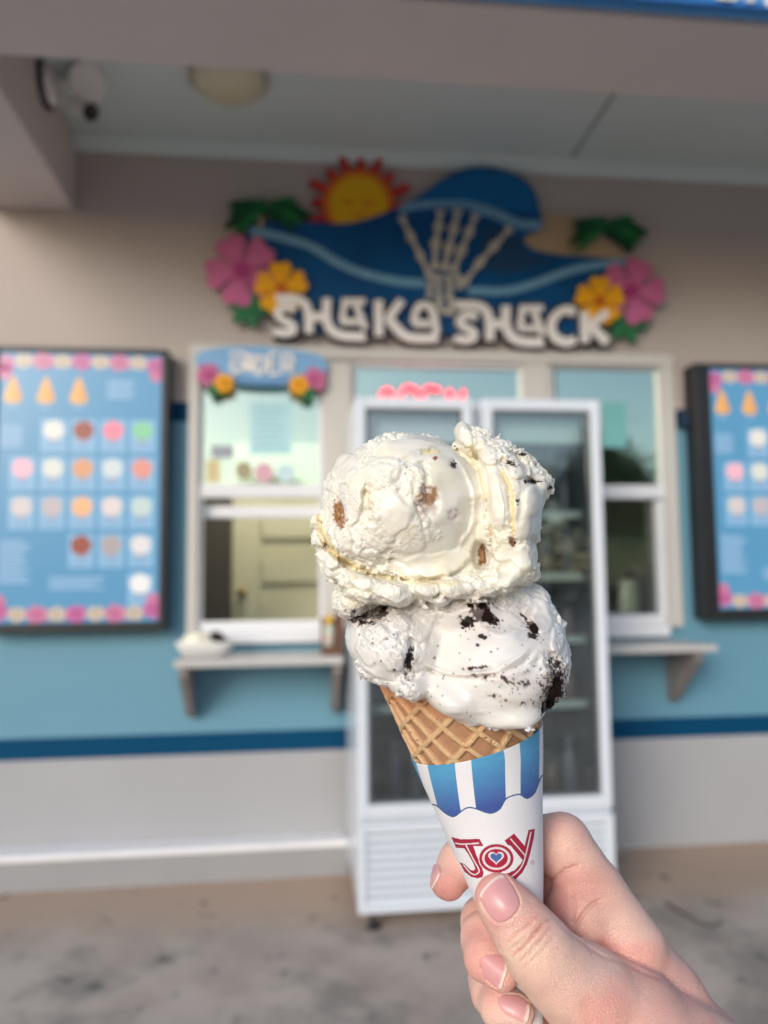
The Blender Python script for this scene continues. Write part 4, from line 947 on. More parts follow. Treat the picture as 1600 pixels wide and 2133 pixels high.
me = npmesh('waffle_cone', toworld(P1), gridquads(NT, NS)); setcol(me, np.clip(C, 0, 1))
wc = link('waffle_cone', me, vcmat('waffle', 0.55, 0.0, spec=0.4, bump=0.5, bscale=1500, bdist=0.0003), treat)
md = wc.modifiers.new('wall', 'SOLIDIFY'); md.thickness = 0.0022; md.offset = -1
wc['label'] = 'golden brown waffle cone'

# --- paper sleeve, with its print
SV0, SV1 = 2.0, None
def s_of_rim(th): return None
# rim: plane tilted so that the right side stands a little higher
rimA = ((APX-L3(1000, 1596, -18)))
NT, NS = 1500, 700
tt = np.linspace(-math.pi, math.pi, NT); vv = np.linspace(0, 1, NS)
def rim_s(th):
    c = AL*0.833; return c+np.sin(th)*(1.6)-np.cos(th)*(-0.6)
TH, VV = np.meshgrid(tt, vv); SS = 1.5+(rim_s(TH)-1.5)*VV
Pv = cpt(TH.ravel(), SS.ravel(), 1.15+0*SS.ravel()); Pv = Pv
# slight crumple of the paper
cr_ = fbm(Pv, 0.05, 2, 2.0)*0.35
Pv = cpt(TH.ravel(), SS.ravel(), 1.15+cr_)
qx, qy = topx(Pv); front = np.abs(TH.ravel()) < 1.75
paper = np.array((0.82, 0.81, 0.835)); C = np.tile(paper, (len(qx), 1))
xl = 860+0.463*(qy-1590); xr = 1134-0.014*(qy-1520); U = (qx-xl)/(xr-xl)
def interp_edges(y, a, b, y0, y1): return a+(b-a)*np.clip((y-y0)/(y1-y0), -0.2, 1.3)
sc = smooth_line([(880, 1668), (899, 1675), (911, 1679), (927, 1693), (945, 1701), (962, 1689), (976, 1682), (993, 1685), (1021, 1694), (1041, 1685), (1053, 1665), (1069, 1657), (1084, 1655), (1098, 1663), (1114, 1651), (1126, 1620), (1134, 1616), (1150, 1622)], 6)
ysc = np.interp(qx, sc[:, 0], sc[:, 1])
tg = np.clip((qy-1590+ (qx-1000)*0.25)/95, 0, 1)[:, None]
blue = np.array(lin((88, 160, 204)))*(1-tg)+np.array(lin((70, 88, 160)))*tg
blue = blue*(1+0.05*fbm(Pv, 0.6, 2, 1.0)[:, None])
above = front & (qy < ysc)
stripe = np.zeros(len(qx), bool)
for (a0, a1), (b0, b1) in (((-.2, -.2), (0.02, -.02)), ((.10, .043), (.312, .247)), ((.44, .389), (.70, .665)), ((.82, .795), (.965, .957)), ((0.995, .99), (1.2, 1.2))):
    stripe |= (U > interp_edges(qy, a0, a1, 1600, 1680)) & (U < interp_edges(qy, b0, b1, 1600, 1680))
C = np.where((above & stripe)[:, None], blue, C)
# back of the sleeve: plain stripes and scallops carry on round
bk = ~front; sb_ = SS.ravel() > AL*0.64+0.8*np.sin(TH.ravel()*9)
C = np.where((bk & sb_ & (np.sin(TH.ravel()*9) > -0.2))[:, None], np.array(lin((76, 120, 184))), C)
dsc, _ = dline(qx, qy, [tuple(p) for p in sc[::2]], 1)
C = np.where((front & (dsc < 1.5))[:, None], np.array(lin((62, 100, 150))), C)
RED = np.array(lin((170, 36, 66))); REDD = np.array(lin((138, 28, 52))); WH = np.array((0.74, 0.70, 0.72)); BL = np.array(lin((74, 108, 166)))
k5 = lambda pts: [(880+u*0.2, 1680+v*0.2) for u, v in pts]
near = front & (qx > 925) & (qx < 1125) & (qy > 1715) & (qy < 1860)
ix = np.nonzero(near)[0]; lx_, ly_ = qx[ix], qy[ix]; Cn = C[ix]
def poly_fill(pts, c):
    m = inpoly(lx_, ly_, k5(pts)); Cn[m] = c; return m
def stroke_fill(pts, wd, c, sm=True):
    d, _ = dline(lx_, ly_, k5(pts), 8 if sm else 1); m = d < wd*0.1; Cn[m] = c
def bevelled(pts):
    n = len(pts); d = np.full(lx_.shape, 1e9); Q = k5(pts)
    for i in range(n):
        a = np.array(Q[i]); b = np.array(Q[(i+1) % n]); e = b-a; t = np.clip(((lx_-a[0])*e[0]+(ly_-a[1])*e[1])/(e @ e+1e-9), 0, 1)
        d = np.minimum(d, np.hypot(lx_-a[0]-t*e[0], ly_-a[1]-t*e[1]))
    m = inpoly(lx_, ly_, Q); Cn[m] = RED; Cn[m & (d < 1.0)] = REDD
Jp = [(300, 316), (345, 330), (400, 340), (480, 342), (595, 336), (635, 412), (530, 412), (560, 500), (610, 610), (638, 690), (625, 735), (575, 748), (510, 735), (440, 680), (385, 580), (440, 600), (500, 660), (535, 668), (550, 645), (530, 590), (480, 500), (435, 435), (350, 430)]
bevelled(Jp)
Yl = [(855, 355), (955, 282), (1065, 410), (1105, 245), (1172, 232), (1160, 330), (1125, 480), (1090, 600), (1040, 690), (965, 765), (850, 710), (960, 665), (1020, 600), (1045, 560), (920, 410), (890, 400)]
bevelled(Yl)
def circ(cx_, cy_, rx, ry): return [(cx_+rx*math.cos(a), cy_+ry*math.sin(a)) for a in np.linspace(0, 2*math.pi, 40, endpoint=False)]
poly_fill(circ(770, 540, 188, 158), WH); bevelled(circ(770, 540, 178, 148)); poly_fill(circ(770, 540, 148, 120), WH); poly_fill(circ(768, 540, 122, 98), RED)
heart = lambda s_: [(768+s_*x*4.6, 530-s_*y*4.3) for x, y in [(16*math.sin(t)**3, 13*math.cos(t)-5*math.cos(2*t)-2*math.cos(3*t)-math.cos(4*t)) for t in np.linspace(0, 2*math.pi, 40, endpoint=False)]]
poly_fill(heart(1.12), WH); poly_fill(heart(0.82), BL)
stroke_fill([(345, 382), (420, 392), (585, 382)], 14, WH); stroke_fill([(455, 405), (520, 530), (580, 640), (590, 680), (550, 708), (500, 690), (430, 610)], 14, WH)
stroke_fill([(920, 338), (1070, 510)], 14, WH, False); stroke_fill([(1130, 268), (1090, 450), (1050, 590), (1000, 670), (920, 738)], 14, WH)
stroke_fill(circ(1147, 582, 17, 22)+[(1164, 582)], 6, (0.45, 0.25, 0.30), False); stroke_fill([(1142, 592), (1142, 572), (1152, 576), (1145, 583), (1154, 592)], 4, (0.5, 0.3, 0.35), False)
C[ix] = Cn
Cf = C*(1+0.02*fbm(Pv, 1.2, 2, 4.0)[:, None])
me = npmesh('paper_sleeve', toworld(Pv), gridquads(NT, NS)); setcol(me, np.clip(Cf, 0, 1))
sv = link('paper_sleeve', me, vcmat('printed_paper', 0.5, 0.0, spec=0.35, bump=0.25, bscale=900, bdist=0.0002), treat)
md = sv.modifiers.new('card', 'SOLIDIFY'); md.thickness = 0.00035; md.offset = -1
sv['label'] = 'white paper sleeve with blue awning stripes and the red word JOY'

# --- ice cream
fld = Field((-25, -82, ZC-43), (66, 32, ZC+34), 0.42)
def E(px, py, dz, rx, ry, rz, ang=0, k=2.0): s_ = (ZC+dz)/F; fld.ell(L3(px, py, dz), (rx*s_, ry*s_, rz), ang, k)
# bottom scoop
E(1022, 1378, 0, 150, 130, 33, -8, 0); E(1075, 1350, 2, 100, 92, 28, 0, 3); E(960, 1250, 2, 170, 60, 24, 0, 6)
E(826, 1335, -1, 104, 84, 27, 12, 2.2); E(1130, 1375, 0, 46, 90, 22, 0, 2.5); E(1155, 1312, 0, 24, 28, 9, 0, 1.2); E(1162, 1302, -2, 17, 12, 6, -20, .8)
E(1052, 1462, -8, 88, 33, 24, -8, 3); E(938, 1440, -12, 68, 37, 19, 25, 4); E(850, 1414, -13, 44, 28, 17, 25, 2); E(792, 1375, -4, 50, 34, 20, 30, 2)
E(858, 1438, -26, 11, 24, 4, -10, 1.0)
E(1112, 1258, 2, 30, 44, 15, -20, 2.0); E(1130, 1290, 2, 34, 30, 14, 0, 2)
E(735, 1245, -2, 40, 36, 13, 20, 1.2); E(752, 1285, -2, 30, 24, 12, 0, 1.2)
# torn skirt of the top scoop
for px, py, r, dz, rz in ((668, 1096, 14, -2, 6), (672, 1128, 17, -3, 8), (684, 1160, 21, -6, 9), (706, 1186, 24, -9, 10), (740, 1206, 28, -13, 10), (782, 1222, 30, -16, 10), (828, 1232, 28, -19, 9), (880, 1228, 26, -21, 8), (935, 1226, 28, -21, 8), (985, 1222, 30, -19, 9), (1030, 1208, 32, -17, 10), (1066, 1180, 38, -12, 12)):
    E(px, py, dz, r*1.35, r, rz, 14, 1.5)
E(822, 1246, -21, 38, 21, 8, 8, 0.6); E(914, 1250, -22, 32, 17, 7, 10, 0.8); E(1000, 1238, -20, 40, 14, 8, -8, 1); E(730, 1262, -8, 34, 26, 10, 20, 1); E(900, 1240, -18, 50, 20, 9, -4, 1)
# top scoop
E(880, 1165, 3, 180, 70, 25, 4, 4); E(900, 1215, 3, 175, 50, 25, 2, 4); E(965, 1090, 4, 110, 140, 22, 0, 4)
E(842, 1057, -2, 161, 151, 28, -8, 1.2); E(760, 1110, -3, 86, 84, 22, 0, 2); E(1040, 1062, -2, 72, 132, 25, -6, 3.5); E(1100, 1010, 2, 44, 40, 15, 25, 2.0); E(1058, 1160, 2, 50, 62, 21, 0, 2.5)
E(1080, 1060, 2, 36, 70, 16, -12, 3); E(1132, 1012, 0, 17, 16, 7, 0, 1.5)
E(984, 930, 2, 34, 40, 11, 20, 1.5); E(964, 903, 1, 14, 22, 6, -10, 1); E(1030, 950, 3, 50, 36, 13, 25, 2); E(1000, 915, 2, 22, 16, 7, 30, 1); E(1078, 965, 3, 34, 24, 10, 30, 1.5)
E(730, 972, 3, 27, 27, 12, -10, 1.0); E(716, 1010, 1, 30, 40, 12, 0, 2); E(1112, 1122, -2, 10, 12, 5, 0, 0.8)
idx, P = fld.band(3.6); qx, qy = topx(P); d = fld.D[idx].astype(np.float64)
fr_ = sstep(ZC+6, ZC-2, P[:, 2])
nA = fbm(P, 0.13, 3, 1.0); nB = fbm(P, 0.45, 2, 7.0)
def smooth_regions(qx, qy, nA):
    q = 9.0+0*qx
    for c in ((952, 1048, 56, 138, -14), (915, 1162, 92, 38, -10), (828, 1075, 36, 52, -8), (868, 936, 84, 28, -4), (720, 970, 30, 30, 0), (1030, 1020, 22, 90, -12), (1105, 1060, 38, 74, 10), (1066, 1175, 40, 46, 0),
              (1010, 1350, 140, 92, -10), (1040, 1440, 130, 66, -4), (1120, 1300, 40, 60, 0), (960, 1440, 95, 52, 20), (780, 1385, 48, 22, 35), (735, 1330, 16, 50, -10), (1075, 1488, 86, 34, -3), (935, 1478, 70, 30, 22)):
        q = np.minimum(q, sblob(qx, qy, *c))
    return 1-sstep(0.86, 1.08, q+nA*0.28)
PADS = [(812, 1072, 44, 60, -8, 1.3), (772, 1128, 34, 40, 20, 1.0), (731, 1052, 24, 52, 8, 1.1), (795, 985, 52, 34, -20, 1.2), (742, 1004, 24, 26, 0, .9), (862, 1010, 26, 40, 10, .7), (858, 1120, 40, 34, -15, .7), (716, 1118, 18, 28, -20, .8), (850, 930, 60, 20, -8, .6), (905, 1175, 88, 28, -10, .7),
        (1046, 1145, 24, 26, 0, 1.2), (1092, 1160, 26, 34, 10, 1.3), (1060, 1200, 34, 22, -20, 1.2), (1020, 950, 26, 18, 30, 1.2), (968, 908, 16, 24, -10, 1.0), (1086, 980, 24, 22, 20, 1.0), (1112, 1040, 22, 36, 10, 1.0), (1035, 1040, 15, 66, -8, .9), (1086, 1085, 20, 40, -5, .9),
        (822, 1236, 36, 20, 8, 1.9), (752, 1212, 26, 18, 25, 1.2), (890, 1226, 30, 16, 5, 1.0), (958, 1232, 34, 18, -5, 1.3), (1020, 1218, 30, 18, -15, 1.2), (690, 1170, 16, 18, 30, 1.0), (668, 1118, 10, 22, 0, .9), (738, 1250, 28, 24, 10, 1.3),
        (780, 1320, 26, 24, 20, .9), (812, 1372, 30, 22, 30, 1.0), (762, 1358, 18, 30, -30, .8), (835, 1300, 24, 20, -20, .8), (1128, 1290, 26, 30, -20, .9), (1162, 1330, 14, 34, 0, .8), (880, 1300, 24, 40, 20, .6)]
PM = np.zeros(len(qx)); nP = fbm(P, .22, 2, 120.0)
for a_, b_, c_, e_, g_, h_ in PADS:
    m = (1-sstep(.80, 1.08, sblob(qx, qy, a_, b_, c_, e_, g_)+nP*.34+nB*.10))*fr_; PM = np.maximum(PM, m*h_)
SM = np.maximum(smooth_regions(qx, qy, nA)*fr_, np.clip(PM*1.4, 0, .62))*fr_+(1-fr_)*0.5
d -= PM
RG = (1-SM)*(.40+.8*sstep(-.25, .3, fbm(P, .10, 2, 90.0)))
# torn, crumbly texture
lump = np.abs(fbm(P, 0.20, 2, 11.0)); crumb = fbm(P, 0.62, 2, 3.0); fine = vnoise(P*1.5+30)
low = fbm(P, 0.075, 2, 50.0); rdg = 1-2*np.abs(fbm(P, 0.33, 2, 60.0))
d += (1-SM)*(lump*1.7-0.3)+RG*crumb*1.15+RG*fine*0.62+low*(1.3+1.0*RG)-RG*(rdg-0.6)*0.8+RG*vnoise(P*2.3+70)*0.25
d -= SM*0.35
# soft drag marks on the smooth skin
ug = (qx*0.5+qy*0.86)*0.03+nA*0.9; d += SM*(0.16*np.sin(ug*3.0)+0.13*fbm(P*np.array([.3, 1.6, .6]), 0.5, 2, 4)+0.30*nA)
def groove(pts, wd, dep, n=6, taper=True, noisy=0.3):
    global d
    r, t = dline(qx+nB*3, qy+nB*3, pts, n); a = np.exp(-(r/wd)**2)*fr_
    if taper: a = a*np.clip(np.sin(np.pi*np.clip(t, .02, .98))*2.2, 0, 1)
    d = d+a*dep*(1+noisy*nB)
groove([(655, 1085), (676, 1130), (715, 1170), (775, 1200), (860, 1208), (930, 1202), (985, 1165), (1002, 1120)], 6, 1.6)
groove([(925, 915), (975, 955), (1000, 1010), (1002, 1070), (992, 1120), (1005, 1160)], 6, 1.1)
groove([(978, 930), (1008, 980), (1018, 1040), (1016, 1090)], 5, 1.6); groove([(1030, 955), (1058, 1010), (1066, 1060), (1066, 1110)], 5, 1.7)
groove([(1050, 930), (1090, 965), (1100, 1000)], 4, 1.2); groove([(1075, 1000), (1100, 996), (1122, 1012)], 3.5, 1.4); groove([(1086, 1020), (1084, 1060), (1078, 1100)], 8, .9)
groove([(1060, 1115), (1075, 1135), (1095, 1128)], 6, 1.2); groove([(715, 1290), (768, 1278), (800, 1264), (850, 1266), (874, 1246), (915, 1268), (952, 1248), (1010, 1244), (1062, 1262), (1104, 1240)], 5, 1.5)
groove([(958, 942), (950, 935), (962, 960)], 4, .8); groove([(775, 1290), (790, 1275), (815, 1262)], 10, 1.8); groove([(845, 1400), (858, 1350), (850, 1325)], 6, 2.0); groove([(762, 1300), (800, 1340), (846, 1404)], 4, .8)
groove([(866, 1370), (930, 1402), (1010, 1400), (1070, 1378), (1112, 1338)], 5, -0.9, noisy=.1); groove([(872, 1384), (940, 1412), (1020, 1408), (1080, 1388), (1120, 1350)], 4, 0.9, noisy=.1)
groove([(955, 1402), (1000, 1392), (1060, 1394), (1120, 1380)], 4, .7); groove([(900, 1290), (980, 1262), (1060, 1270), (1100, 1300)], 5, .5); groove([(990, 1300), (1040, 1322), (1090, 1312)], 5, -.45)
groove([(870, 1200), (850, 1180), (790, 1150), (745, 1120)], 4, .5); groove([(868, 985), (864, 1040), (880, 1090), (890, 1150)], 4, .7); groove([(958, 960), (985, 1020), (984, 1090), (950, 1150)], 5, -.8)
for cx_, cy_, rx, ry, dep in ((893, 1046, 22, 32, 1.5), (707, 1072, 12, 26, 1.3), (1002, 1158, 17, 26, 5.0), (880, 942, 22, 7, .8), (1050, 1190, 14, 18, 1.8), (945, 965, 9, 9, .7), (945, 1072, 13, 14, .4), (760, 1030, 10, 14, .9)):
    d += np.exp(-(sblob(qx, qy, cx_, cy_, rx, ry))**4)*dep*fr_*(1+.5*nB)
fld.D[idx] = d
V, Q = fld.nets(); del fld
qx, qy = topx(V); fr_ = sstep(ZC+8, ZC, V[:, 2]); nA = fbm(V, 0.13, 3, 1.0); nB = fbm(V, 0.45, 2, 7.0); nC = fbm(V, 1.1, 2, 21.0); SM = smooth_regions(qx, qy, nA)
top = sstep(1275, 1240, qy+nA*10+(qx < 800)*(-25)+(qx > 1090)*40)
base = np.array((0.84, 0.80, 0.70))*top[:, None]+np.array((0.79, 0.76, 0.72))*(1-top[:, None])
base = base*(1+0.025*nA[:, None])
def blend(c, m): 
    global base
    m = np.clip(m, 0, 1)[:, None]; base = base*(1-m)+np.array(c)*m
CUS = (0.83, 0.70, 0.40); NUT = (0.36, 0.17, 0.065); NUTD = (0.27, 0.115, 0.03)
blend((0.84, 0.76, 0.55), sstep(0.15, 0.6, fbm(V, 0.11, 2, 40.0))*0.45*top*fr_)
for pts, wd, a in (([(662, 1078), (676, 1120), (705, 1158), (745, 1182)], 7, .95), ([(745, 1182), (800, 1202), (900, 1215), (950, 1215)], 6, .55), ([(975, 935), (1000, 985), (1012, 1040)], 5, .6), ([(1048, 985), (1066, 1030), (1070, 1090), (1068, 1118)], 5, .8), ([(885, 942), (915, 940)], 5, .8), ([(760, 1010), (775, 1060)], 6, .35)):
    r, t = dline(qx+nB*3, qy+nB*3, pts); blend(CUS, np.exp(-(r/wd)**2)*a*fr_*1.2)
for cx_, cy_, rx, ry, ang, c, a in ((893, 1034, 21, 26, 0, NUT, .9), (878, 1058, 14, 16, 0, (.50, .32, .27), .7), (905, 1062, 16, 14, 0, (.62, .48, .43), .6), (708, 1072, 13, 31, -8, NUT, 1.1), (945, 1071, 12, 13, 0, (.55, .42, .38), .8), (1004, 1158, 9, 26, 5, NUTD, 1.2),
                                    (1068, 1130, 8, 9, 0, NUTD, 1.0), (907, 954, 5, 4, 0, (.35, .08, .06), 1.0), (1112, 1122, 9, 10, 0, (.62, .45, .32), .7), (738, 1202, 10, 6, 0, CUS, .7), (1022, 1105, 7, 12, 0, (.6, .45, .2), .7), (1040, 960, 6, 5, 0, (.7, .5, .3), .6)):
    q = sblob(qx, qy, cx_, cy_, rx, ry, ang); blend(c, (1-sstep(.65, 1.15, q+nB*.5+nC*.35))*a*fr_*(1-.75*sstep(.1, .35, fbm(V, 1.0, 2, 33.0))))
OREO = (0.022, 0.013, 0.011)
for cx_, cy_, rx, ry, ang, thr in ((1005, 1278, 24, 34, -40, .05), (970, 1296, 18, 14, 10, .05), (993, 1262, 32, 10, 0, .25), (1027, 1298, 14, 8, 30, .0), (1108, 1310, 14, 32, -25, .12), (1090, 1282, 20, 8, 30, .25), (1152, 1440, 19, 46, 12, -.25), (1146, 1385, 7, 30, -5, .3), (1000, 1390, 36, 5, -6, .15), (1140, 1465, 13, 24, 10, -.1),
                               (851, 1378, 7, 26, 5, -.15), (796, 1280, 12, 8, -50, -.2), (750, 1290, 36, 9, -2, .05), (763, 1298, 22, 7, 0, .0), (1003, 1326, 7, 5, 0, -.3), (995, 1344, 4, 3, 0, -.3), (945, 967, 7, 8, 0, 0), (1066, 966, 14, 5, 15, .0), (1107, 1003, 17, 4, 0, -.3), (1080, 1044, 4, 6, 0, -.2), (1146, 1016, 6, 8, 0, 0), (1090, 946, 12, 6, 0, .35), (735, 1274, 10, 5, 0, .2)):
    q = sblob(qx, qy, cx_, cy_, rx*1.15, ry*1.15, ang); mk = sstep(-.10, .10, (1-q)*0.9+nC*.75+nB*.45-thr-.25)*(q < 1.5)*fr_; blend(OREO, mk*.97)
    blend((.50, .40, .38), np.exp(-(q/1.35)**2)*.36*fr_*(1-mk))
# streaks of fine crumbs in the lower swirl
for pts, wd in (([(1020, 1445), (1060, 1462), (1120, 1466)], 6), ([(1000, 1400), (1060, 1420), (1130, 1424)], 9), ([(980, 1405), (1040, 1412), (1100, 1400)], 6)):
    r, t = dline(qx, qy, pts); m = np.exp(-(r/wd)**2)*fr_; blend((.60, .49, .45), m*.45); blend(OREO, m*sstep(.12, .3, nC+nB*.3)*.95)
rs = np.random.default_rng(3)
for k in range(95):
    if k < 70: cx_, cy_ = rs.uniform(740, 1165), rs.uniform(1290, 1500)
    else: cx_, cy_ = rs.uniform(1040, 1140), rs.uniform(1395, 1475)
    r_ = rs.choice([1.6, 2.2, 3.4], p=[.6, .3, .1]); blend(OREO, (1-sstep(.7, 1.2, np.hypot(qx-cx_, qy-cy_)/r_+nC*.3))*fr_*rs.uniform(.5, .95))
me = npmesh('ice_cream', toworld(V), Q); setcol(me, np.clip(base, 0, 1))
setattr_ = me.attributes.new(name='Rgh', type='FLOAT', domain='POINT'); setattr_.data.foreach_set('value', np.clip((1-SM)*fr_+.15, 0, 1).astype(np.float32))
M_ice = vcmat('ice_cream_surface', 0.32, 0.5, (1.0, .85, .6), 0.0022, .5)
def _ice():
    t = M_ice.node_tree; L = t.links.new; b = t.nodes['Principled BSDF']; tc = t.nodes.new('ShaderNodeTexCoord')
    at_ = t.nodes.new('ShaderNodeAttribute'); at_.attribute_name = 'Rgh'
    n1_ = t.nodes.new('ShaderNodeTexNoise'); n1_.inputs['Scale'].default_value = 900; n1_.inputs['Detail'].default_value = 5; n1_.inputs['Roughness'].default_value = .62
    n2_ = t.nodes.new('ShaderNodeTexVoronoi'); n2_.inputs['Scale'].default_value = 1100
    L(tc.outputs['Object'], n1_.inputs['Vector']); L(tc.outputs['Object'], n2_.inputs['Vector'])
    ad = t.nodes.new('ShaderNodeMath'); ad.operation = 'SUBTRACT'; L(n1_.outputs[0], ad.inputs[0]); L(n2_.outputs[0], ad.inputs[1])
    mu = t.nodes.new('ShaderNodeMath'); mu.operation = 'MULTIPLY'; L(ad.outputs[0], mu.inputs[0]); L(at_.outputs['Fac'], mu.inputs[1])
    p = t.nodes.new('ShaderNodeBump'); p.inputs['Strength'].default_value = .75; p.inputs['Distance'].default_value = .00034; L(mu.outputs[0], p.inputs['Height']); L(p.outputs[0], b.inputs['Normal'])
    vc = [x for x in t.nodes if x.type == 'VERTEX_COLOR'][0]; sx = t.nodes.new('ShaderNodeSeparateColor'); L(vc.outputs[0], sx.inputs[0])
    m2 = t.nodes.new('ShaderNodeMath'); m2.operation = 'MULTIPLY'; m2.inputs[1].default_value = .65; L(sx.outputs[0], m2.inputs[0]); L(m2.outputs[0], b.inputs['Specular IOR Level'])
_ice()
ic = link('ice_cream', me, M_ice, treat); ic['label'] = 'two stacked scoops, custard white above cookies and cream'
ICE = (V, Q)
# cookie and nut pieces that stand proud
bvh_i = BVHTree.FromPolygons([tuple(v) for v in toworld(V)], [tuple(q) for q in Q[:]])
def surf(px, py, bvh=None):
    r = ray(px, py); h = (bvh or bvh_i).ray_cast(Vector(CP), Vector(r).normalized()); return h
M_oreo = mat('dark_cookie', (0.020, 0.011, 0.009), 0.95, 0.4, 900, 0.5, 2500, spec=0.15); M_pecan = mat('glazed_nut', (0.33, 0.15, 0.05), 0.3, 0.3, 400, 0.3, 900, coat=.3)
def chunk(nm, px, py, rx, ry, rz, m, seed, lab=None, dpt=0.0008):
    h = surf(px, py)
    if h[0] is None: return
    c = h[0]+Vector(CF)*dpt; k = 0.00016; bm = bmesh.new(); bmesh.ops.create_icosphere(bm, subdivisions=4, radius=1)
    from mathutils import noise as N_
    for v in bm.verts:
        dn = 1+.34*N_.noise(v.co*1.7+Vector((seed, 0, 0)))+.22*N_.noise(v.co*4.5+Vector((seed, 2, 0)))+.10*N_.noise(v.co*11)
        p = v.co*dn; v.co = Vector(c)+Vector(CR)*p.x*rx*k+Vector(CU)*p.y*ry*k+Vector(CF)*p.z*rz*k
    me = bpy.data.meshes.new(nm); bm.to_mesh(me); bm.free(); me.polygons.foreach_set('use_smooth', [True]*len(me.polygons)); o = link(nm, me, m, treat)
    if lab: o['label'] = lab
chunk('cookie_chunk', 1152, 1432, 15, 24, 14, M_oreo, 1, 'large dark cookie chunk on the right edge'); chunk('cookie_chunk', 1142, 1462, 11, 16, 10, M_oreo, 2)
chunk('cookie_chunk', 1012, 1284, 13, 18, 7, M_oreo, 3); chunk('cookie_chunk', 974, 1298, 11, 8, 6, M_oreo, 4); chunk('cookie_chunk', 1112, 1316, 9, 16, 8, M_oreo, 6)
chunk('nut_piece', 1003, 1160, 8, 20, 10, M_pecan, 7, 'brown glazed nut in the hollow', 0.001); chunk('nut_piece', 707, 1070, 9, 22, 7, M_pecan, 8, None, 0.0012)

# ------------------------------------------------------------------ the hand
person = thing('person', 'right hand of a person gripping the cone sleeve between thumb and fingers', 'person', tuple(toworld(L3(1500, 2300, 0)[None])[0]))
lo = L3(880, 2330, -42); hi = L3(1790, 1640, -20)
fld = Field((min(lo[0], 10), lo[1]-14, ZC-46), (hi[0]-10, hi[1]+4, ZC+50), 0.5)
def ch(pts, k=3.0):
    """chain of round cones given as (px, py, dz, r px)"""
    T = np.full(fld.n, 12.0, np.float32)
    q = [(L3(x, y, z), r*(ZC+z)/F) for x, y, z, r in pts]
    for (a, ra), (b, rb) in zip(q[:-1], q[1:]): fld.cap(a, b, ra, rb, k, T)
    return T
def merge(T, k):
    h = np.clip(0.5+0.5*(fld.D-T)/k, 0, 1); fld.D = (fld.D*(1-h)+T*h-k*h*(1-h)).astype(np.float32)
# palm body
merge(ch([(1304, 1978, 7, 76), (1372, 2085, 9, 92), (1450, 2230, 2, 110), (1500, 2330, 0, 128)], 4), 0.5)
fld.ell(L3(1206, 1904, 6), (68*.165, 84*.165, 12), 12, 3.0); fld.ell(L3(1250, 1880, 10), (60*.165, 80*.165, 12), -30, 4.0); fld.ell(L3(1160, 1845, 21), (52*.17, 60*.17, 8), 0, 2.0)
merge(ch([(1290, 2040, 18, 90), (1330, 2160, 20, 120), (1420, 2300, 10, 140)], 4), 4.0)
# index finger, wraps behind the cone
merge(ch([(1312, 1975, 5, 74), (1236, 1858, 9, 64), (1170, 1757, 12, 60)], 2.5), 1.8)
merge(ch([(1170, 1757, 12, 60), (1090, 1755, 22, 52), (1000, 1772, 22, 46), (960, 1795, 13, 42), (934, 1836, 7, 37)], 3.5), 1.5)
# middle, ring, little
merge(ch([(1340, 2040, 22, 62), (1230, 1935, 28, 54), (1100, 1895, 28, 50), (1015, 1920, 12, 50), (1008, 1962, 2, 48)], 3.5), 1.0)
merge(ch([(1008, 1950, 3, 48), (1014, 1996, -7, 42), (1046, 2026, -11, 35)], 3.5), 0.6)
merge(ch([(1370, 2150, 22, 60), (1220, 2040, 28, 52), (1090, 1995, 26, 48), (1026, 2040, 10, 46), (1026, 2070, 2, 45)], 3.5), 0.5)
merge(ch([(1026, 2066, 3, 45), (1044, 2096, -6, 40), (1080, 2110, -10, 33)], 3.5), 0.5)
merge(ch([(1370, 2230, 20, 50), (1230, 2170, 26, 44), (1110, 2120, 20, 42), (1070, 2170, 6, 40), (1110, 2215, -6, 34)], 3.5), 0.5)
# thumb with its fleshy base
T = ch([(1036, 1868, -17, 44), (1050, 1886, -17.5, 49), (1082, 1925, -18.5, 58), (1112, 1966, -19, 66), (1134, 1994, -19, 67), (1172, 2032, -17, 76), (1222, 2070, -14, 92), (1300, 2130, -9, 118), (1400, 2230, -5, 145), (1480, 2320, -2, 150)], 4.0)
merge(T, 1.4)
merge(ch([(1440, 2260, 0, 150), (1560, 2420, 0, 165)], 4), 6.0)
idx, P = fld.band(2.6); qx, qy = topx(P); d = fld.D[idx].astype(np.float64)
fr_ = sstep(ZC+14, ZC+4, P[:, 2]); thf = sstep(ZC-9, ZC-14, P[:, 2])
def gr(pts, wd, dep, mk, n=6, asym=0.0):
    global d
    r, t = dline(qx, qy, pts, n); d = d+np.exp(-(r/wd)**2)*dep*mk*np.clip(np.sin(np.pi*np.clip(t, .03, .97))*2.0, 0, 1)
bumps = [([(1070, 1990), (1090, 1972), (1113, 1946), (1142, 1915)], 3.2, .62), ([(1060, 1960), (1078, 1944), (1098, 1928), (1126, 1903)], 3.0, .38), ([(1082, 2003), (1102, 1986), (1122, 1964), (1146, 1934)], 3.0, .32), ([(1092, 2012), (1118, 1992), (1142, 1966), (1158, 1942)], 3.0, .18), ([(1052, 1944), (1072, 1930), (1092, 1914)], 3, .18), ([(1066, 1976), (1080, 1966), (1096, 1950)], 2.6, .25)]
for pts, wd, dep in bumps: gr(pts, wd, dep*1.7, thf)
for pts, wd, dep in bumps[:3]: gr([(x+5, y+5) for x, y in pts], 5, -dep*.35, thf)
midf = sstep(ZC+14, ZC+6, P[:, 2])*(1-thf)
gr([(1190, 1945), (1212, 1908), (1232, 1886), (1256, 1872)], 3.4, 1.3, midf); gr([(1137, 1832), (1152, 1832), (1180, 1812), (1214, 1800)], 4, 1.3, midf); gr([(1192, 1935), (1196, 1890), (1190, 1850)], 5, .7, midf)
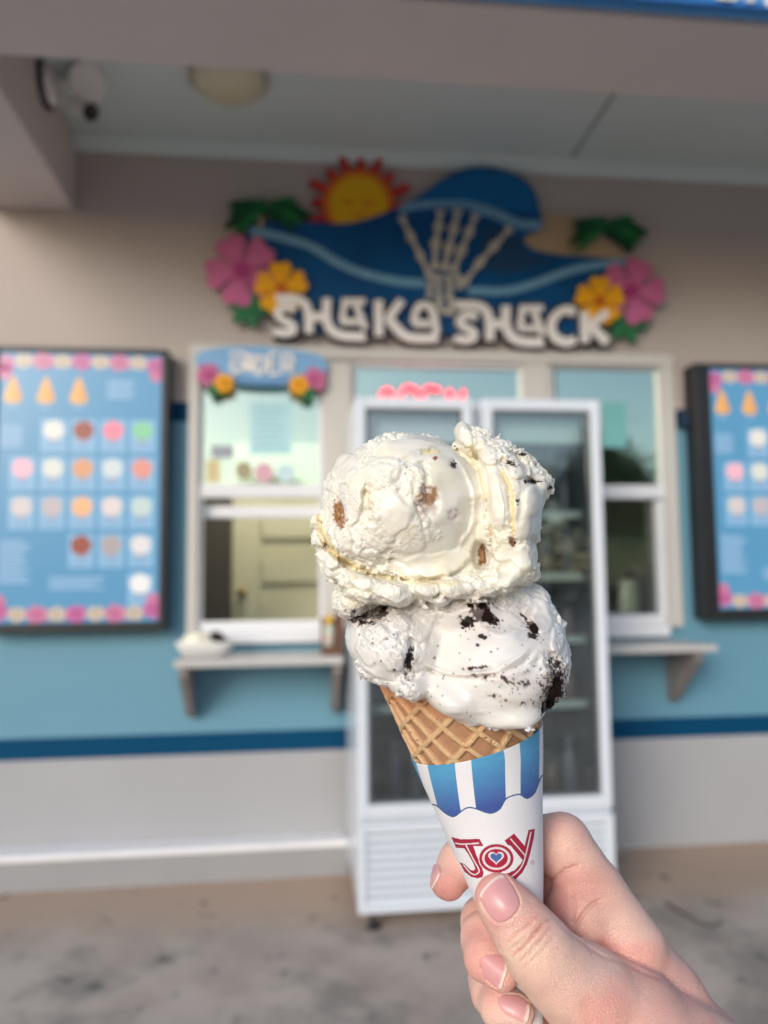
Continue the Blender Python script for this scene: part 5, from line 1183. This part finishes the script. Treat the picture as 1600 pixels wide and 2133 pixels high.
gr([(1240, 1885), (1290, 1860), (1330, 1862)], 4, .2, midf); gr([(1150, 1910), (1187, 1944), (1232, 1976), (1262, 1994), (1300, 2006), (1350, 2030), (1384, 2040)], 3.5, .4, sstep(ZC+16, ZC+2, P[:, 2])); gr([(1300, 2010), (1322, 1990), (1350, 1978)], 3, .25, midf)
# nail beds
NAILS = {'thumb': ([(999, 1864), (1006, 1852), (1020, 1837), (1034, 1826), (1046, 1822), (1056, 1830), (1070, 1850), (1080, 1870), (1082, 1884), (1074, 1900), (1058, 1915), (1040, 1921), (1028, 1915), (1014, 1898), (1004, 1880)], [(999, 1864), (1006, 1852), (1020, 1837), (1034, 1826), (1046, 1822)], (0.62, .78)),
         'middle': ([(1003, 1997), (1016, 1990), (1037, 1990), (1052, 1998), (1059, 2009), (1055, 2026), (1049, 2044), (1043, 2061), (1028, 2052), (1014, 2040), (1003, 2016)], [(1059, 2009), (1055, 2026), (1049, 2044), (1043, 2061)], (.9, .4)),
         'ring': ([(1041, 2077), (1052, 2072), (1080, 2075), (1097, 2086), (1104, 2096), (1103, 2112), (1097, 2130), (1084, 2127), (1066, 2118), (1052, 2109), (1041, 2090)], [(1104, 2096), (1103, 2112), (1097, 2130)], (.9, .4)),
         'index': ([(904, 1800), (914, 1802), (917, 1818), (912, 1832), (904, 1845), (899, 1855), (896, 1846), (898, 1822)], [(917, 1822), (911, 1834), (904, 1846), (899, 1855)], (-.3, .9))}
for nm, (poly, fe, dr_) in NAILS.items():
    mk = thf if nm == 'thumb' else sstep(ZC-2, ZC-6, P[:, 2])*(1 if nm != 'index' else 0)
    ring_ = poly+[poly[0]]; r, _ = dline(qx, qy, ring_, 1); ins = inpoly(qx, qy, poly)
    rf, _ = dline(qx, qy, fe, 1); notfree = sstep(4, 10, rf)
    d += np.exp(-(r/3.2)**2)*.42*mk*notfree; d += ins*.30*mk*sstep(0, 5, r); d -= np.exp(-((r-6)/4.0)**2)*.25*(~ins)*mk*notfree
d += fbm(P, .12, 2, 2.0)*.22
fld.D[idx] = d
V, Q = fld.nets(); del fld
# forearm, grown on inside the wrist and running back below the eye
ends = [L3(1430, 2240, 2), L3(1520, 2370, 2), L3(1600, 2500, -2), L3(1740, 2740, -12), L3(1900, 3060, -30), L3(2300, 3900, -80)]
ends.append(ends[-1]+np.array([45, -110, -120.])); rads = [17, 27, 27.5, 27, 31, 36, 41]
fm = tube('x', [tuple(p) for p in ends], rads, None, seg=28, mesh_only=True)
fv = np.array([v.co[:] for v in fm.vertices]); fq = [tuple(p.vertices) for p in fm.polygons if len(p.vertices) == 4]
qx, qy = topx(V); nA = fbm(V, .06, 3, 1.0); nB = fbm(V, .22, 2, 5.0)
SK = np.array((0.87, 0.555, 0.46)); PK = np.array((0.82, 0.39, 0.33)); YL = np.array((0.85, 0.63, 0.46)); RD = np.array((0.60, 0.24, 0.21))
C = np.tile(SK, (len(V), 1))
def bl(c, m):
    global C
    m = np.clip(m, 0, 1)[:, None]; C = C*(1-m)+np.array(c)*m
bl(PK, sstep(-.2, .3, nA)*.75); bl(YL, sstep(.0, .5, nB)*.25)
ft = V[:, 2] < ZC-9
for cx_, cy_, rx, ry, c, a, fl in ((1030, 1850, 40, 40, PK, .5, ft), (1020, 1935, 26, 50, PK, .5, ft), (1045, 1925, 40, 18, RD, .30, ft), (925, 1850, 46, 50, RD, .75, None), (1062, 2036, 28, 30, RD, .7, ~ft), (1104, 2112, 26, 30, RD, .7, ~ft), (1230, 1840, 60, 46, RD, .55, ~ft), (1165, 1880, 34, 66, RD, .55, ~ft), (1200, 1900, 60, 60, RD, .3, ~ft), (1220, 1720, 40, 40, PK, .4, ~ft), (1400, 2060, 60, 90, PK, .5, None), (1250, 1990, 60, 30, PK, .5, ~ft),
                             (1108, 1985, 50, 40, YL, .55, ft), (1280, 2110, 80, 50, PK, .5, None), (1150, 1720, 40, 50, PK, .2, None), (1450, 2080, 60, 90, PK, .5, None), (1000, 2010, 30, 24, PK, .5, None), (1090, 1790, 60, 60, RD, .3, ~ft)):
    m = np.exp(-sblob(qx, qy, cx_, cy_, rx, ry)**2)*a
    if fl is not None: m = m*fl
    bl(c, m)
for pts, wd, dep in bumps: r, _ = dline(qx, qy, pts); bl(RD, np.exp(-(r/2.8)**2)*dep*.95*ft)
nv = len(V); Vw = np.vstack([toworld(V), toworld(fv)]); C = np.vstack([C, np.tile(SK, (len(fv), 1))])
Q2 = np.vstack([Q, np.array(fq)+nv])
me = npmesh('hand', Vw, Q2); setcol(me, np.clip(C, 0, 1))
def skin_mat():
    m = vcmat('skin', 0.48, 0.30, (1.0, .35, .2), 0.0035, .35); t = m.node_tree; L = t.links.new; b = t.nodes['Principled BSDF']; tc = t.nodes.new('ShaderNodeTexCoord')
    v = t.nodes.new('ShaderNodeTexVoronoi'); v.inputs['Scale'].default_value = 900; v.feature = 'DISTANCE_TO_EDGE'
    mp = t.nodes.new('ShaderNodeMapping'); mp.inputs['Scale'].default_value = (.9, 2.0, .9); mp.inputs['Rotation'].default_value = (0, .7, .4)
    n = t.nodes.new('ShaderNodeTexNoise'); n.inputs['Scale'].default_value = 260; n.inputs['Detail'].default_value = 5
    L(tc.outputs['Object'], mp.inputs[0]); L(mp.outputs[0], v.inputs['Vector']); L(tc.outputs['Object'], n.inputs['Vector'])
    r = t.nodes.new('ShaderNodeMapRange'); r.inputs[2].default_value = .12; L(v.outputs[0], r.inputs[0])
    a = t.nodes.new('ShaderNodeMath'); a.operation = 'MULTIPLY_ADD'; a.inputs[1].default_value = .42; L(r.outputs[0], a.inputs[0]); L(n.outputs[0], a.inputs[2])
    p = t.nodes.new('ShaderNodeBump'); p.inputs['Strength'].default_value = .75; p.inputs['Distance'].default_value = .0005; L(a.outputs[0], p.inputs['Height']); L(p.outputs[0], b.inputs['Normal'])
    return m
link('hand', me, skin_mat(), person)
bvh_h = BVHTree.FromPolygons([tuple(v) for v in Vw[:nv]], [tuple(q) for q in Q])
M_nail = vcmat('nail', .36, .25, (1, .4, .3), .002, .45, coat=.12)
for nm, (poly, fe, dr_) in NAILS.items():
    P_ = np.array(poly, float); c = P_.mean(0); pts = []
    # grid of points inside the outline (rings towards the centre)
    rings = [1.0, .93, .82, .66, .45, .22]; pr = np.vstack([P_, P_[:1]]); outl = smooth_line([tuple(p) for p in pr], 5)[:-1]
    n = len(outl); G = np.vstack([c+(outl-c)*k for k in rings]+[c[None]])
    dep = []
    for x, y in G:
        h = bvh_h.ray_cast(Vector(CP), Vector(ray(x, y)).normalized()); dep.append(np.dot(np.array(h[0])-CP, CF)*1000 if h[0] is not None else np.nan)
    dep = np.array(dep); ok = ~np.isnan(dep); med = np.median(dep[ok]); ok &= np.abs(dep-med) < 6
    x = (G[:, 0]-c[0])/40; y = (G[:, 1]-c[1])/40; A = np.stack([np.ones_like(x), x, y, x*x, x*y, y*y], 1); co = np.linalg.lstsq(A[ok], dep[ok], rcond=None)[0]
    z = A @ co-.42-.0
    Vn = np.stack([(G[:, 0]-CX)*z/F, -(G[:, 1]-CY)*z/F, z], 1)
    Fq = []
    for i in range(len(rings)-1):
        for k in range(n): k2 = (k+1) % n; Fq.append((i*n+k, i*n+k2, (i+1)*n+k2, (i+1)*n+k))
    for k in range(n): Fq.append(((len(rings)-1)*n+k, (len(rings)-1)*n+(k+1) % n, len(rings)*n))
    # skirt that turns down into the nail fold
    o = len(Vn); zz_ = z[:n]+1.5; sk = np.stack([(outl[:, 0]-CX)*zz_/F, -(outl[:, 1]-CY)*zz_/F, zz_], 1); Vn = np.vstack([Vn, sk])
    for k in range(n): k2 = (k+1) % n; Fq.append((k2, k, o+k, o+k2))
    Gx = np.concatenate([G[:, 0], outl[:, 0]]); Gy = np.concatenate([G[:, 1], outl[:, 1]])
    r, _ = dline(Gx, Gy, fe, 4); wf = 5.0 if nm != 'index' else 2.5
    mfe = (1-sstep(wf, wf+2.0, r))[:, None]; pk = np.array((.66, .33, .33)); Cc = pk*(1-mfe)+np.array((.80, .66, .58))*mfe
    # paler moon and centre
    mc_ = np.exp(-(np.hypot(Gx-c[0], Gy-c[1])/14)**2)[:, None]*.25; Cc = Cc*(1-mc_)+np.array((.76, .47, .46))*mc_
    me = pym('fingernail', toworld(Vn), Fq, True); bm = bmesh.new(); bm.from_mesh(me); bmesh.ops.recalc_face_normals(bm, faces=bm.faces[:])
    bm.to_mesh(me); bm.free(); setcol(me, Cc); o = link('fingernail', me, M_nail, person)
    o['label'] = {'thumb': 'thumbnail', 'middle': 'nail of the middle finger', 'ring': 'nail of the ring finger', 'index': 'nail of the index finger, seen edge on'}[nm]
